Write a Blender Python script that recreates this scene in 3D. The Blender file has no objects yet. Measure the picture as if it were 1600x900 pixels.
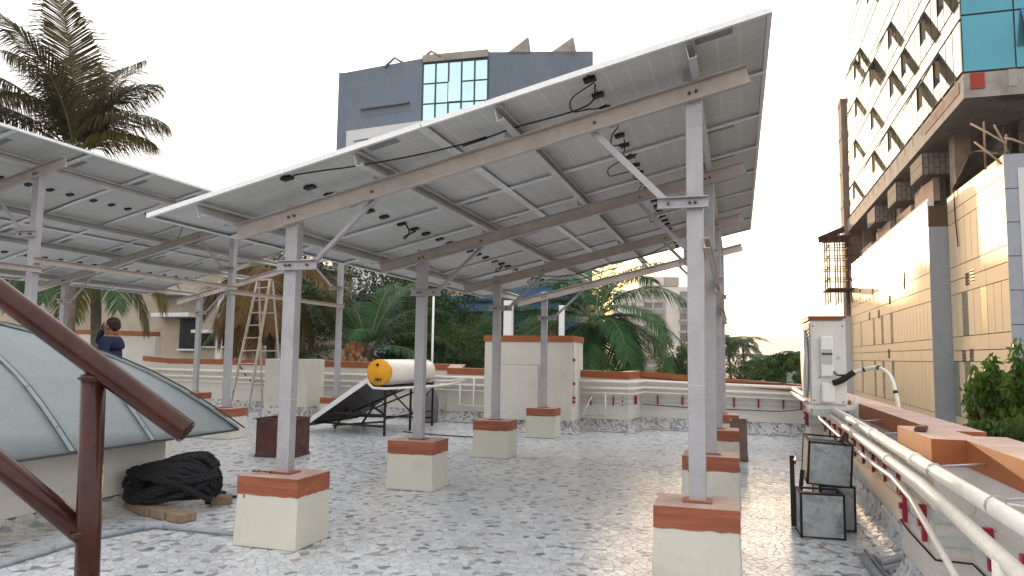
import bpy, bmesh, math, random
import numpy as np
from mathutils import Vector, Matrix, geometry

random.seed(7); rng = np.random.default_rng(7)
R = math.radians
scn = bpy.context.scene
col = scn.collection

# ------------------------------------------------------------------ camera
CAM = Vector((0, 0, 1.6))
F_PX, PITCH, ROLL, YAW = 1148.7, 0.09146, 0.01347, 0.29856
fw = Vector((-math.sin(YAW) * math.cos(PITCH), math.cos(YAW) * math.cos(PITCH), math.sin(PITCH)))
r0 = Vector((math.cos(YAW), math.sin(YAW), 0)); u0 = r0.cross(fw)
rt = math.cos(ROLL) * r0 + math.sin(ROLL) * u0
up = -math.sin(ROLL) * r0 + math.cos(ROLL) * u0
cd = bpy.data.cameras.new('camera'); cam = bpy.data.objects.new('camera', cd); col.objects.link(cam)
m3 = Matrix((rt, up, -fw)).transposed()
cam.matrix_world = Matrix.Translation(CAM) @ m3.to_4x4()
cd.sensor_width = 36; cd.lens = F_PX / 1600 * 36; cd.clip_start = 0.05; cd.clip_end = 3000
scn.camera = cam
scn.render.resolution_x, scn.render.resolution_y = 1024, 576

# ------------------------------------------------------------------ light
SUN_EL, SUN_AZ = 5.5, -10.0          # azimuth in degrees from +Y, negative to the left (-X)
w = bpy.data.worlds.new('World'); scn.world = w; w.use_nodes = True
nt = w.node_tree; nt.nodes.clear()
sky = nt.nodes.new('ShaderNodeTexSky'); sky.sky_type = 'NISHITA'; sky.sun_disc = False
sky.sun_elevation = R(SUN_EL); sky.sun_rotation = R(SUN_AZ)
sky.air_density = 1.0; sky.dust_density = 6.0; sky.ozone_density = 0.6
hz = nt.nodes.new('ShaderNodeMix'); hz.data_type = 'RGBA'; hz.inputs[0].default_value = 0.68
# milky evening haze over the whole sky, warmer and thicker towards the horizon all round
tcw = nt.nodes.new('ShaderNodeTexCoord'); sxw = nt.nodes.new('ShaderNodeSeparateXYZ'); nt.links.new(tcw.outputs['Generated'], sxw.inputs[0])
crw = nt.nodes.new('ShaderNodeValToRGB'); ew = crw.color_ramp.elements
ew[0].position = 0.0; ew[0].color = (.66, .55, .47, 1); ew[1].position = .30; ew[1].color = (1.0, .98, .965, 1)
e_ = ew.new(.05); e_.color = (.78, .69, .61, 1)
e_ = ew.new(.15); e_.color = (.96, .90, .84, 1)
mlw = nt.nodes.new('ShaderNodeVectorMath'); mlw.operation = 'SCALE'; mlw.inputs['Scale'].default_value = 10.0
nt.links.new(sxw.outputs['Z'], crw.inputs[0]); nt.links.new(crw.outputs[0], mlw.inputs[0]); nt.links.new(mlw.outputs[0], hz.inputs[7])
bg = nt.nodes.new('ShaderNodeBackground'); bg.inputs[1].default_value = 0.12
wo = nt.nodes.new('ShaderNodeOutputWorld')
nt.links.new(sky.outputs[0], hz.inputs[6]); nt.links.new(hz.outputs[2], bg.inputs[0]); nt.links.new(bg.outputs[0], wo.inputs[0])
sl = bpy.data.lights.new('sun', 'SUN'); sun = bpy.data.objects.new('sun', sl); col.objects.link(sun)
sl.energy = 2.7; sl.angle = R(1.0); sl.color = (1.0, 0.66, 0.36)
sd = Vector((math.sin(R(SUN_AZ)) * math.cos(R(SUN_EL)), math.cos(R(SUN_AZ)) * math.cos(R(SUN_EL)), math.sin(R(SUN_EL))))
sun.rotation_euler = (-sd).to_track_quat('-Z', 'Y').to_euler()
scn.view_settings.view_transform = 'Standard'; scn.view_settings.look = 'None'
scn.view_settings.gamma = 1; scn.view_settings.use_curve_mapping = False
scn.view_settings.exposure = 1.0
scn.render.engine = 'CYCLES'
scn.cycles.use_denoising = True
scn.cycles.max_bounces = 7; scn.cycles.diffuse_bounces = 4; scn.cycles.glossy_bounces = 3
scn.cycles.transparent_max_bounces = 6; scn.cycles.caustics_reflective = False; scn.cycles.caustics_refractive = False
scn.cycles.sample_clamp_indirect = 6

# ------------------------------------------------------------------ helpers
def ray(px, py):
    return fw + rt * ((px - 800) / F_PX) + up * ((450 - py) / F_PX)
def at(px, py, d):                      # a point at depth d
    return CAM + ray(px, py) * d
def at_y(px, py, y):
    v = ray(px, py); return CAM + v * (y / v.y)
def at_x(px, py, x):
    v = ray(px, py); return CAM + v * (x / v.x)
def at_z(px, py, z):
    v = ray(px, py); return CAM + v * ((z - CAM.z) / v.z)

V = Vector
class MB:
    def __init__(s): s.v = []; s.f = []; s.m = []; s.sm = []
    def add(s, vs, fs, mi=0, smooth=False):
        b = len(s.v); s.v += [tuple(p) for p in vs]
        s.f += [tuple(i + b for i in f) for f in fs]; s.m += [mi] * len(fs); s.sm += [smooth] * len(fs); return s
    def box(s, x0, x1, y0, y1, z0, z1, mi=0):
        return s.add([(x0,y0,z0),(x1,y0,z0),(x1,y1,z0),(x0,y1,z0),(x0,y0,z1),(x1,y0,z1),(x1,y1,z1),(x0,y1,z1)],
              [(0,3,2,1),(4,5,6,7),(0,1,5,4),(1,2,6,5),(2,3,7,6),(3,0,4,7)], mi)
    def hexa(s, p, mi=0):               # eight corners, bottom ring then top ring
        return s.add(p, [(0,3,2,1),(4,5,6,7),(0,1,5,4),(1,2,6,5),(2,3,7,6),(3,0,4,7)], mi)
    def bar(s, a, b, wd, ht, upv=(0,0,1), mi=0):   # rectangular bar between two points
        a, b = V(a), V(b); d = (b - a).normalized(); sd_ = d.cross(V(upv))
        if sd_.length < 1e-4: sd_ = d.cross(V((0,1,0)))
        sd_.normalize(); u = sd_.cross(d).normalized(); q = sd_ * wd / 2; t = u * ht / 2
        return s.hexa([a-q-t, a+q-t, b+q-t, b-q-t, a-q+t, a+q+t, b+q+t, b-q+t], mi)
    def extr(s, a, b, prof, upv=(0,0,1), mi=0, cap=True, closed=True):   # sweep a 2D outline (side, up)
        a, b = V(a), V(b); d = (b - a).normalized(); sd_ = d.cross(V(upv)).normalized(); u = sd_.cross(d).normalized()
        n = len(prof); vs = [a + sd_*x + u*y for x, y in prof] + [b + sd_*x + u*y for x, y in prof]
        fs = [(i, (i+1) % n, n + (i+1) % n, n + i) for i in range(n if closed else n-1)]
        if cap: fs += [tuple(range(n-1, -1, -1)), tuple(range(n, 2*n))]
        return s.add(vs, fs, mi)
    def tube(s, pts, r, n=8, mi=0, cap=True, closed=False):
        pts = [V(p) for p in pts]; k = len(pts); rs = r if hasattr(r, '__len__') else [r] * k
        T = []
        for i in range(k):
            if closed: t = pts[(i+1) % k] - pts[i-1]
            else: t = pts[min(i+1, k-1)] - pts[max(i-1, 0)]
            T.append(t.normalized() if t.length > 1e-9 else V((0,0,1)))
        ref = V((0,0,1)) if abs(T[0].z) < .9 else V((1,0,0))
        nrm = (ref - T[0] * ref.dot(T[0])).normalized(); vs = []
        for i in range(k):
            nrm = nrm - T[i] * nrm.dot(T[i])
            nrm = nrm.normalized() if nrm.length > 1e-6 else T[i].orthogonal().normalized()
            bn = T[i].cross(nrm)
            for j in range(n):
                a = 2 * math.pi * j / n; vs.append(pts[i] + (nrm * math.cos(a) + bn * math.sin(a)) * rs[i])
        fs = []
        for i in range(k if closed else k - 1):
            i2 = (i + 1) % k
            for j in range(n): fs.append((i*n+j, i*n+(j+1) % n, i2*n+(j+1) % n, i2*n+j))
        if cap and not closed: fs += [tuple(range(n-1, -1, -1)), tuple((k-1)*n + j for j in range(n))]
        return s.add(vs, fs, mi, True)
    def lathe(s, o, prof, n=20, axis='z', mi=0):   # (radius, height) outline about an axis through o
        vs = []; k = len(prof)
        for rr, h in prof:
            for j in range(n):
                a = 2 * math.pi * j / n; c, sn = rr * math.cos(a), rr * math.sin(a)
                p = (c, sn, h) if axis == 'z' else ((c, h, sn) if axis == 'y' else (h, c, sn))
                vs.append((o[0]+p[0], o[1]+p[1], o[2]+p[2]))
        fs = [(i*n+j, i*n+(j+1) % n, (i+1)*n+(j+1) % n, (i+1)*n+j) for i in range(k-1) for j in range(n)]
        fs += [tuple(range(n-1, -1, -1)), tuple((k-1)*n+j for j in range(n))]
        return s.add(vs, fs, mi, True)
    def blob(s, c, rx, ry, rz, seg=10, rings=6, jit=0, mi=0):
        vs = [(c[0], c[1], c[2]-rz)]
        for i in range(1, rings):
            t = math.pi * i / rings
            for j in range(seg):
                a = 2*math.pi*j/seg; q = 1 + random.uniform(-jit, jit)
                vs.append((c[0]+rx*q*math.sin(t)*math.cos(a), c[1]+ry*q*math.sin(t)*math.sin(a), c[2]-rz*q*math.cos(t)))
        vs.append((c[0], c[1], c[2]+rz)); L = len(vs) - 1; fs = []
        for j in range(seg):
            fs.append((0, 1+(j+1) % seg, 1+j)); fs.append((L, L-seg+j, L-seg+(j+1) % seg))
        for i in range(rings-2):
            for j in range(seg): fs.append((1+i*seg+j, 1+i*seg+(j+1) % seg, 1+(i+1)*seg+(j+1) % seg, 1+(i+1)*seg+j))
        return s.add(vs, fs, mi, True)
    def mesh(s, name, mats, off=(0,0,0), recalc=True):
        me = bpy.data.meshes.new(name); ox, oy, oz = off
        me.from_pydata([(x-ox, y-oy, z-oz) for x, y, z in s.v], [], s.f)
        for m_ in (mats if isinstance(mats, (list, tuple)) else [mats]): me.materials.append(m_)
        me.polygons.foreach_set('material_index', s.m); me.polygons.foreach_set('use_smooth', s.sm)
        if recalc and len(s.f) < 60000:
            bm = bmesh.new(); bm.from_mesh(me); bmesh.ops.recalc_face_normals(bm, faces=bm.faces); bm.to_mesh(me); bm.free()
        me.update(); return me
    def build(s, name, mats, parent=None, bevel=0, recalc=True):
        off = parent['_o'] if parent is not None else (0,0,0)
        o = bpy.data.objects.new(name, s.mesh(name, mats, off, recalc)); col.objects.link(o)
        if parent is not None: o.parent = parent
        o['_o'] = tuple(off)
        if bevel:
            md = o.modifiers.new('bevel', 'BEVEL'); md.width = bevel; md.segments = 2; md.limit_method = 'ANGLE'; md.angle_limit = R(40)
        return o

def tag(o, label, cat, group=None):
    o['label'] = label; o['category'] = cat
    if group: o['group'] = group
    return o
def struct(o): o['kind'] = 'structure'; return o
def stuff(o): o['kind'] = 'stuff'; return o
def thing(name, label, cat, loc, group=None):
    o = bpy.data.objects.new(name, None); o.empty_display_size = .1; col.objects.link(o); o.location = loc; o['_o'] = tuple(loc)
    return tag(o, label, cat, group)
def copy_tree(o, parent=None):
    c = o.copy(); col.objects.link(c); c.parent = parent
    for ch in list(o.children): copy_tree(ch, c)
    return c
def piece(name, me, loc, parent, rot=None):      # one piece sharing mesh data, loc in world
    o = bpy.data.objects.new(name, me); col.objects.link(o); o.parent = parent
    po = parent['_o'] if parent is not None else (0,0,0)
    o.location = (loc[0]-po[0], loc[1]-po[1], loc[2]-po[2])
    if rot: o.rotation_euler = rot
    return o

# ------------------------------------------------------------------ materials
def M(name, c, rough=.6, metal=0., var=.12, scale=3., bump=0., bscale=40., spec=.3, c2=None, thr=(.45,.7), stretch=(1,1,1), coat=0., fine=.06):
    m = bpy.data.materials.new(name); m.use_nodes = True; t = m.node_tree; n = t.nodes; L = t.links
    b = n['Principled BSDF']; b.inputs['Roughness'].default_value = rough; b.inputs['Metallic'].default_value = metal
    b.inputs['Specular IOR Level'].default_value = spec; b.inputs['Coat Weight'].default_value = coat
    tc = n.new('ShaderNodeTexCoord'); oi = n.new('ShaderNodeObjectInfo')
    ad = n.new('ShaderNodeVectorMath'); ad.operation = 'MULTIPLY_ADD'
    mu = n.new('ShaderNodeVectorMath'); mu.operation = 'SCALE'; mu.inputs[0].default_value = (37, 53, 71)
    L.new(oi.outputs['Random'], mu.inputs['Scale'])
    ad.inputs[1].default_value = stretch; L.new(tc.outputs['Object'], ad.inputs[0]); L.new(mu.outputs[0], ad.inputs[2])
    nz = n.new('ShaderNodeTexNoise'); nz.inputs['Scale'].default_value = scale; nz.inputs['Detail'].default_value = 5; nz.inputs['Roughness'].default_value = .6
    L.new(ad.outputs[0], nz.inputs['Vector'])
    mr = n.new('ShaderNodeMapRange'); mr.inputs[1].default_value = .3; mr.inputs[2].default_value = .7
    mr.inputs[3].default_value = 1 - var; mr.inputs[4].default_value = 1 + var; L.new(nz.outputs[0], mr.inputs[0])
    base = n.new('ShaderNodeMix'); base.data_type = 'RGBA'; base.blend_type = 'MULTIPLY'; base.inputs[0].default_value = 1
    base.inputs[6].default_value = (*c, 1); L.new(mr.outputs[0], base.inputs[7]); out = base.outputs[2]
    if c2 is not None:
        n2 = n.new('ShaderNodeTexNoise'); n2.inputs['Scale'].default_value = scale * 1.7; n2.inputs['Detail'].default_value = 8; n2.inputs['Roughness'].default_value = .7
        L.new(ad.outputs[0], n2.inputs['Vector'])
        m2 = n.new('ShaderNodeMapRange'); m2.inputs[1].default_value = thr[0]; m2.inputs[2].default_value = thr[1]; L.new(n2.outputs[0], m2.inputs[0])
        mx = n.new('ShaderNodeMix'); mx.data_type = 'RGBA'; mx.inputs[7].default_value = (*c2, 1)
        L.new(m2.outputs[0], mx.inputs[0]); L.new(out, mx.inputs[6]); out = mx.outputs[2]
    if fine:
        n3 = n.new('ShaderNodeTexNoise'); n3.inputs['Scale'].default_value = bscale; n3.inputs['Detail'].default_value = 3; L.new(ad.outputs[0], n3.inputs['Vector'])
        m4 = n.new('ShaderNodeMapRange'); m4.inputs[1].default_value = .3; m4.inputs[2].default_value = .7; m4.inputs[3].default_value = 1-fine; m4.inputs[4].default_value = 1+fine
        L.new(n3.outputs[0], m4.inputs[0])
        mx = n.new('ShaderNodeMix'); mx.data_type = 'RGBA'; mx.blend_type = 'MULTIPLY'; mx.inputs[0].default_value = 1
        L.new(out, mx.inputs[6]); L.new(m4.outputs[0], mx.inputs[7]); out = mx.outputs[2]
        if bump:
            bp = n.new('ShaderNodeBump'); bp.inputs['Strength'].default_value = bump; bp.inputs['Distance'].default_value = .01
            L.new(n3.outputs[0], bp.inputs['Height']); L.new(bp.outputs[0], b.inputs['Normal'])
        mr2 = n.new('ShaderNodeMapRange'); mr2.inputs[3].default_value = max(.03, rough - .08); mr2.inputs[4].default_value = min(1, rough + .08)
        L.new(nz.outputs[0], mr2.inputs[0]); L.new(mr2.outputs[0], b.inputs['Roughness'])
    L.new(out, b.inputs['Base Color'])
    m['_out'] = 1
    return m

def leaf_mat(name, c, c2, rough=.5, trans=.35):
    m = bpy.data.materials.new(name); m.use_nodes = True; t = m.node_tree; n = t.nodes; L = t.links
    b = n['Principled BSDF']; b.inputs['Roughness'].default_value = rough; b.inputs['Specular IOR Level'].default_value = .12
    at_ = n.new('ShaderNodeAttribute'); at_.attribute_name = 'tone'
    mx = n.new('ShaderNodeMix'); mx.data_type = 'RGBA'; mx.inputs[6].default_value = (*c, 1); mx.inputs[7].default_value = (*c2, 1)
    L.new(at_.outputs['Fac'], mx.inputs[0]); L.new(mx.outputs[2], b.inputs['Base Color'])
    tr = n.new('ShaderNodeBsdfTranslucent'); sh = n.new('ShaderNodeMixShader'); sh.inputs[0].default_value = trans
    L.new(mx.outputs[2], tr.inputs[0]); L.new(b.outputs[0], sh.inputs[1]); L.new(tr.outputs[0], sh.inputs[2])
    L.new(sh.outputs[0], n['Material Output'].inputs[0]); return m

def tone_attr(me, vals):
    a = me.attributes.new('tone', 'FLOAT', 'FACE'); a.data.foreach_set('value', np.asarray(vals, dtype=np.float32))

def chip_mat(name, dark_share=.12, rough=.17, base=(.66,.69,.735)):
    """glazed broken tile: the tone of each chip picks its glaze"""
    m = bpy.data.materials.new(name); m.use_nodes = True; t = m.node_tree; n = t.nodes; L = t.links
    b = n['Principled BSDF']
    a = n.new('ShaderNodeAttribute'); a.attribute_name = 'tone'
    oi = n.new('ShaderNodeObjectInfo')
    ad = n.new('ShaderNodeMath'); ad.operation = 'ADD'; L.new(a.outputs['Fac'], ad.inputs[0])
    mo = n.new('ShaderNodeMath'); mo.operation = 'MULTIPLY'; mo.inputs[1].default_value = 7.31; L.new(oi.outputs['Random'], mo.inputs[0]); L.new(mo.outputs[0], ad.inputs[1])
    fr = n.new('ShaderNodeMath'); fr.operation = 'FRACT'; L.new(ad.outputs[0], fr.inputs[0])
    cr = n.new('ShaderNodeValToRGB'); cr.color_ramp.interpolation = 'CONSTANT'; e = cr.color_ramp.elements
    d = dark_share
    stops = [(0, (.23,.24,.265)), (d*.25, (.33,.345,.375)), (d*.7, (.42,.42,.435)), (d, (.58,.60,.63)), (d+.08, base), (d+.38, tuple(x*1.10 for x in base)), (d+.6, tuple(x*.92 for x in base)), (.978, (.55,.49,.45)), (.992, (.45,.34,.30))]
    e[0].position = 0; e[0].color = (*stops[0][1], 1); e[1].position = stops[1][0]; e[1].color = (*stops[1][1], 1)
    for p, c in stops[2:]:
        q = e.new(p); q.color = (*c, 1)
    L.new(fr.outputs[0], cr.inputs[0])
    tc = n.new('ShaderNodeTexCoord'); ge = n.new('ShaderNodeNewGeometry')
    nz = n.new('ShaderNodeTexNoise'); nz.inputs['Scale'].default_value = .9; nz.inputs['Detail'].default_value = 8; nz.inputs['Roughness'].default_value = .68; L.new(ge.outputs['Position'], nz.inputs['Vector'])
    mr = n.new('ShaderNodeMapRange'); mr.inputs[1].default_value = .3; mr.inputs[2].default_value = .72; mr.inputs[3].default_value = .74; mr.inputs[4].default_value = 1.07; L.new(nz.outputs[0], mr.inputs[0])
    mx = n.new('ShaderNodeMix'); mx.data_type = 'RGBA'; mx.blend_type = 'MULTIPLY'; mx.inputs[0].default_value = 1
    L.new(cr.outputs[0], mx.inputs[6]); L.new(mr.outputs[0], mx.inputs[7]); L.new(mx.outputs[2], b.inputs['Base Color'])
    mr2 = n.new('ShaderNodeMapRange'); mr2.inputs[1].default_value = .3; mr2.inputs[2].default_value = .7; mr2.inputs[3].default_value = rough + .14; mr2.inputs[4].default_value = rough - .06
    L.new(nz.outputs[0], mr2.inputs[0]); L.new(mr2.outputs[0], b.inputs['Roughness'])
    b.inputs['Specular IOR Level'].default_value = .5
    return m

MT = {}
MT['chip'] = chip_mat('glazed_tile_chip')
MT['chip_cove'] = chip_mat('glazed_cove_chip', .34, .35, (.60,.60,.59))
MT['chip_left'] = chip_mat('glazed_skirting_chip', .12, .4, (.55,.55,.52))
MT['mortar'] = M('grey_mortar', (.24,.235,.23), .9, var=.2)
MT['cream'] = M('cream_wall_paint', (.60,.575,.53), .7, var=.07, scale=1.2, c2=(.50,.44,.37), thr=(.56,.95), bump=.15, bscale=60)
MT['pedestal'] = M('cream_pedestal_paint', (.58,.56,.49), .6, var=.05, scale=1.5, bump=.04, bscale=25, c2=(.45,.39,.32), thr=(.55,.85), fine=.03)
MT['brown'] = M('red_brown_paint', (.275,.085,.045), .55, var=.28, scale=5, stretch=(.25,.6,3.2), c2=(.40,.16,.10), thr=(.5,.8), bump=.1, bscale=50)
MT['brown_cap'] = M('brown_parapet_paint', (.30,.095,.035), .6, var=.16, scale=4, bump=.1, bscale=60, c2=(.22,.07,.035), thr=(.55,.8))
MT['cap_top'] = M('dusty_coping_paint', (.47,.34,.29), .75, var=.2, scale=4, c2=(.36,.24,.2), thr=(.5,.75), bump=.15, bscale=40)
MT['galv'] = M('galvanised_steel', (.385,.38,.405), .5, .35, var=.10, scale=3, c2=(.435,.43,.45), thr=(.48,.68), bump=.03, bscale=60)
MT['galv_warm_lit'] = M('galvanised_rafter', (.50,.445,.41), .5, .35, var=.12, scale=6, c2=(.42,.36,.33), thr=(.55,.72), bump=.04, bscale=60)  # same steel as the posts, warm evening light put into its tint
MT['alu'] = M('anodised_aluminium', (.75,.76,.77), .42, .3, var=.04, scale=6)
MT['galv_bounce_lit'] = M('galvanised_bounce_lit', (.58,.57,.56), .5, .25, var=.08, scale=4)  # lighter steel: bounce light from the floor put into the purlin colour
MT['white_plastic'] = M('white_plastic', (.74,.75,.75), .4, var=.05, scale=4)
MT['pipe'] = M('ivory_pipe', (.70,.67,.61), .42, var=.08, scale=3, c2=(.52,.47,.41), thr=(.6,.9))
MT['grey_pipe'] = M('grey_conduit', (.30,.33,.37), .45, var=.12, scale=5)
MT['black'] = M('black_plastic', (.014,.014,.015), .45, var=.2)
MT['bolt'] = M('rusty_bolt', (.22,.15,.11), .6, .5, var=.3, scale=30)
MT['sticker'] = M('grey_data_label', (.24,.25,.25), .6, var=.2, scale=40)
MT['handrail'] = M('dark_brown_gloss_paint', (.045,.012,.008), .24, var=.3, scale=14, c2=(.09,.025,.015), thr=(.54,.78), bump=.04, bscale=90, spec=.3)
MT['dome'] = M('grey_blue_roof_sheet', (.22,.255,.27), .58, var=.12, scale=1.2, c2=(.265,.29,.295), thr=(.5,.85), spec=.3)
MT['dome_trim'] = M('sheet_batten', (.22,.26,.285), .45, .1, var=.1)
MT['dark_seal'] = M('dark_sealant', (.055,.065,.072), .7)
MT['rope'] = M('black_fibre_rope', (.017,.017,.020), .85, var=.5, scale=20, bump=1.0, bscale=90)
MT['timber'] = M('weathered_timber', (.26,.18,.125), .8, var=.3, scale=6, stretch=(1,5,1), bump=.3, bscale=30)
MT['rust'] = M('rusted_sheet', (.085,.034,.028), .75, var=.35, scale=4, c2=(.17,.15,.13), thr=(.55,.75), bump=.2, bscale=30)
MT['concrete'] = M('raw_concrete', (.33,.31,.285), .85, var=.22, scale=.8, c2=(.20,.17,.145), thr=(.5,.75), bump=.2, bscale=8)
MT['yellow'] = M('yellow_end_cap', (.72,.34,.012), .4, var=.06)
MT['tank'] = M('ivory_enamel', (.76,.73,.66), .3, var=.05, scale=3, coat=.2)
MT['dark_metal'] = M('black_angle_iron', (.016,.017,.02), .5, .3, var=.3)
MT['collector'] = M('collector_back', (.040,.034,.036), .5, var=.3, scale=5)
MT['alu_ladder'] = M('worn_ladder_aluminium', (.50,.45,.40), .5, .35, var=.2, scale=10)
MT['clip'] = M('red_pipe_clip', (.30,.012,.03), .5, var=.15)
MT['trunking'] = M('grey_trunking', (.46,.48,.46), .6, var=.12)
MT['duct_face'] = M('weathered_duct_sheet', (.36,.395,.41), .6, .0, var=.25, scale=5, c2=(.15,.17,.185), thr=(.5,.72), bump=.2, bscale=20)
MT['duct_frame'] = M('dark_rusted_frame', (.022,.014,.014), .65, var=.4, scale=12)
MT['skin'] = M('skin', (.22,.11,.07), .55, var=.06)
MT['shirt'] = M('navy_shirt', (.009,.017,.052), .85, var=.15, scale=8, bump=.3, bscale=20)
MT['trousers'] = M('dark_trousers', (.03,.03,.035), .9)
MT['hair'] = M('dark_hair', (.028,.010,.007), .6, var=.3, scale=40, bump=.6, bscale=120)
MT['ivory'] = M('ac_cabinet_paint', (.66,.655,.62), .42, var=.06, scale=2, c2=(.52,.48,.42), thr=(.62,.95))
# ------------------------------------------------------------------ ground, roof slab
g = MB(); g.add([(-900,-900,-16),(900,-900,-16),(900,1500,-16),(-900,1500,-16)], [(0,1,2,3)])
struct(g.build('ground', M('street_ground', (.11,.10,.085), .95, var=.3, scale=.05)))
g = MB(); g.box(-21, 1.5, -3, 19.3, -16, -.06)
o = g.build('roof_slab', MT['concrete']); struct(o)
g = MB(); g.add([(-20.9,-2.9,-.004),(1.45,-2.9,-.004),(1.45,19.2,-.004),(-20.9,19.2,-.004)], [(0,1,2,3)])
# beyond the built chips the same mosaic carries on as a material
mm = chip_mat('distant_mosaic', .12, .2); t = mm.node_tree; n = t.nodes; L = t.links
vo = n.new('ShaderNodeTexVoronoi'); vo.inputs['Scale'].default_value = 15; tc = n.new('ShaderNodeTexCoord'); L.new(tc.outputs['Object'], vo.inputs['Vector'])
sp = n.new('ShaderNodeSeparateColor'); L.new(vo.outputs['Color'], sp.inputs[0])
for nd in n:
    if nd.type == 'VALTORGB': L.new(sp.outputs[0], nd.inputs[0])
roof = struct(g.build('roof_floor', mm))

def voronoi(x0, x1, y0, y1, s, jit=.95, seed=1):
    r_ = np.random.default_rng(seed)
    xs = np.arange(x0 - 2*s, x1 + 2.01*s, s); ys = np.arange(y0 - 2*s, y1 + 2.01*s, s)
    gx, gy = np.meshgrid(xs, ys); gx[1::2] += s * .5
    P = np.stack([gx.ravel(), gy.ravel()], 1) + r_.uniform(-.5, .5, (gx.size, 2)) * s * jit
    vs, _, fs, ov, _, _ = geometry.delaunay_2d_cdt([Vector(p) for p in P], [], [], 0, 1e-7)
    Q = np.array([tuple(v) for v in vs]); T = np.array([tuple(f) for f in fs if len(f) == 3])
    A, B, C = Q[T[:,0]], Q[T[:,1]], Q[T[:,2]]
    D = 2 * (A[:,0]*(B[:,1]-C[:,1]) + B[:,0]*(C[:,1]-A[:,1]) + C[:,0]*(A[:,1]-B[:,1]))
    a2, b2, c2 = (A**2).sum(1), (B**2).sum(1), (C**2).sum(1)
    ux = (a2*(B[:,1]-C[:,1]) + b2*(C[:,1]-A[:,1]) + c2*(A[:,1]-B[:,1])) / D
    uy = (a2*(C[:,0]-B[:,0]) + b2*(A[:,0]-C[:,0]) + c2*(B[:,0]-A[:,0])) / D
    cc = np.stack([ux, uy], 1)
    inc = [[] for _ in range(len(Q))]
    for i, tr in enumerate(T):
        for k in tr: inc[k].append(i)
    out = []
    for k, ts in enumerate(inc):
        q = Q[k]
        if not (x0 <= q[0] <= x1 and y0 <= q[1] <= y1) or len(ts) < 3: continue
        p = cc[ts]; an = np.arctan2(p[:,1]-q[1], p[:,0]-q[0]); p = p[np.argsort(an)]
        if np.abs(p - q).max() > 3*s: continue
        keep = [0]
        for i in range(1, len(p)):
            if np.hypot(*(p[i]-p[keep[-1]])) > s*.10: keep.append(i)
        p = p[keep]
        if len(p) < 3: continue
        out.append(p)
    return out

def shrink(p, gap):
    c = p.mean(0); d = p - c; r_ = np.hypot(d[:,0], d[:,1])
    return c, c + d * np.clip((r_ - gap*1.25) / np.maximum(r_, 1e-6), .3, 1)[:,None]

P_X, R_X = -3.727, -.293
FR_Y = [5.569, 8.335, 11.31, 14.359]
A_LO, A_HI = -13.27, -9.2
FA_Y = [7.62, 11.75, 15.74]
PED = [(P_X, y) for y in FR_Y] + [(R_X, y) for y in FR_Y] + [(A_HI, y) for y in FA_Y] + [(A_LO, y) for y in FA_Y[1:]]

cells = voronoi(-9.2, 1.14, 2.5, 11.6, .066, 1.0)
near = []; far_v = []; far_f = []; far_t = []
for p in cells:
    c = p.mean(0); x, y = c
    if any(abs(x-a) < .29 and abs(y-b) < .26 for a, b in PED): continue
    if x < -5.75 and y < 6.75: continue
    if x < -2.3*y - 1 : continue
    c, q = shrink(p, .0028)
    d = V((x, y, 0)) - CAM; dz = d.dot(fw); px = 800 + F_PX*d.dot(rt)/dz; py = 450 - F_PX*d.dot(up)/dz
    near.append((dz if (-10 < px < 1610 and py < 905) else 99, px, py, q, c))
near.sort(key=lambda e: e[0])
count = 0
def chip_geo(q, c, k):
    n_ = len(q); tx, ty = rng.normal(0, .010, 2); h = rng.uniform(0, .0015)
    top = [(a[0], a[1], h + tx*(a[0]-c[0]) + ty*(a[1]-c[1])) for a in q]
    bot = [(a[0], a[1], -.009) for a in q]
    return top + bot, [tuple(range(n_))] + [(i, n_+i, n_+(i+1) % n_, (i+1) % n_) for i in range(n_)]
big = MB(); tones = []
for k, (dz, px, py, q, c) in enumerate(near):
    vs, fs = chip_geo(q, c, k)
    if k < 300:
        me = bpy.data.meshes.new('tile_chip'); me.from_pydata([(a-c[0], b-c[1], z) for a, b, z in vs], [], fs); me.materials.append(MT['chip'])
        tone_attr(me, [rng.random()] * len(fs)); piece('tile_chip', me, (c[0], c[1], 0), roof)
    else:
        big.add(vs, fs); tones += [rng.random()] * len(fs)
mo_ = MB(); mo_.add([(-9.15,2.55,-.0015),(1.13,2.55,-.0015),(1.13,11.5,-.0015),(-9.15,11.5,-.0015)], [(0,1,2,3)]); mo_.build('mortar_bed', MT['mortar'], roof)
o = big.build('mosaic_chips', MT['chip'], roof, recalc=False); tone_attr(o.data, tones); stuff(o)

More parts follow.
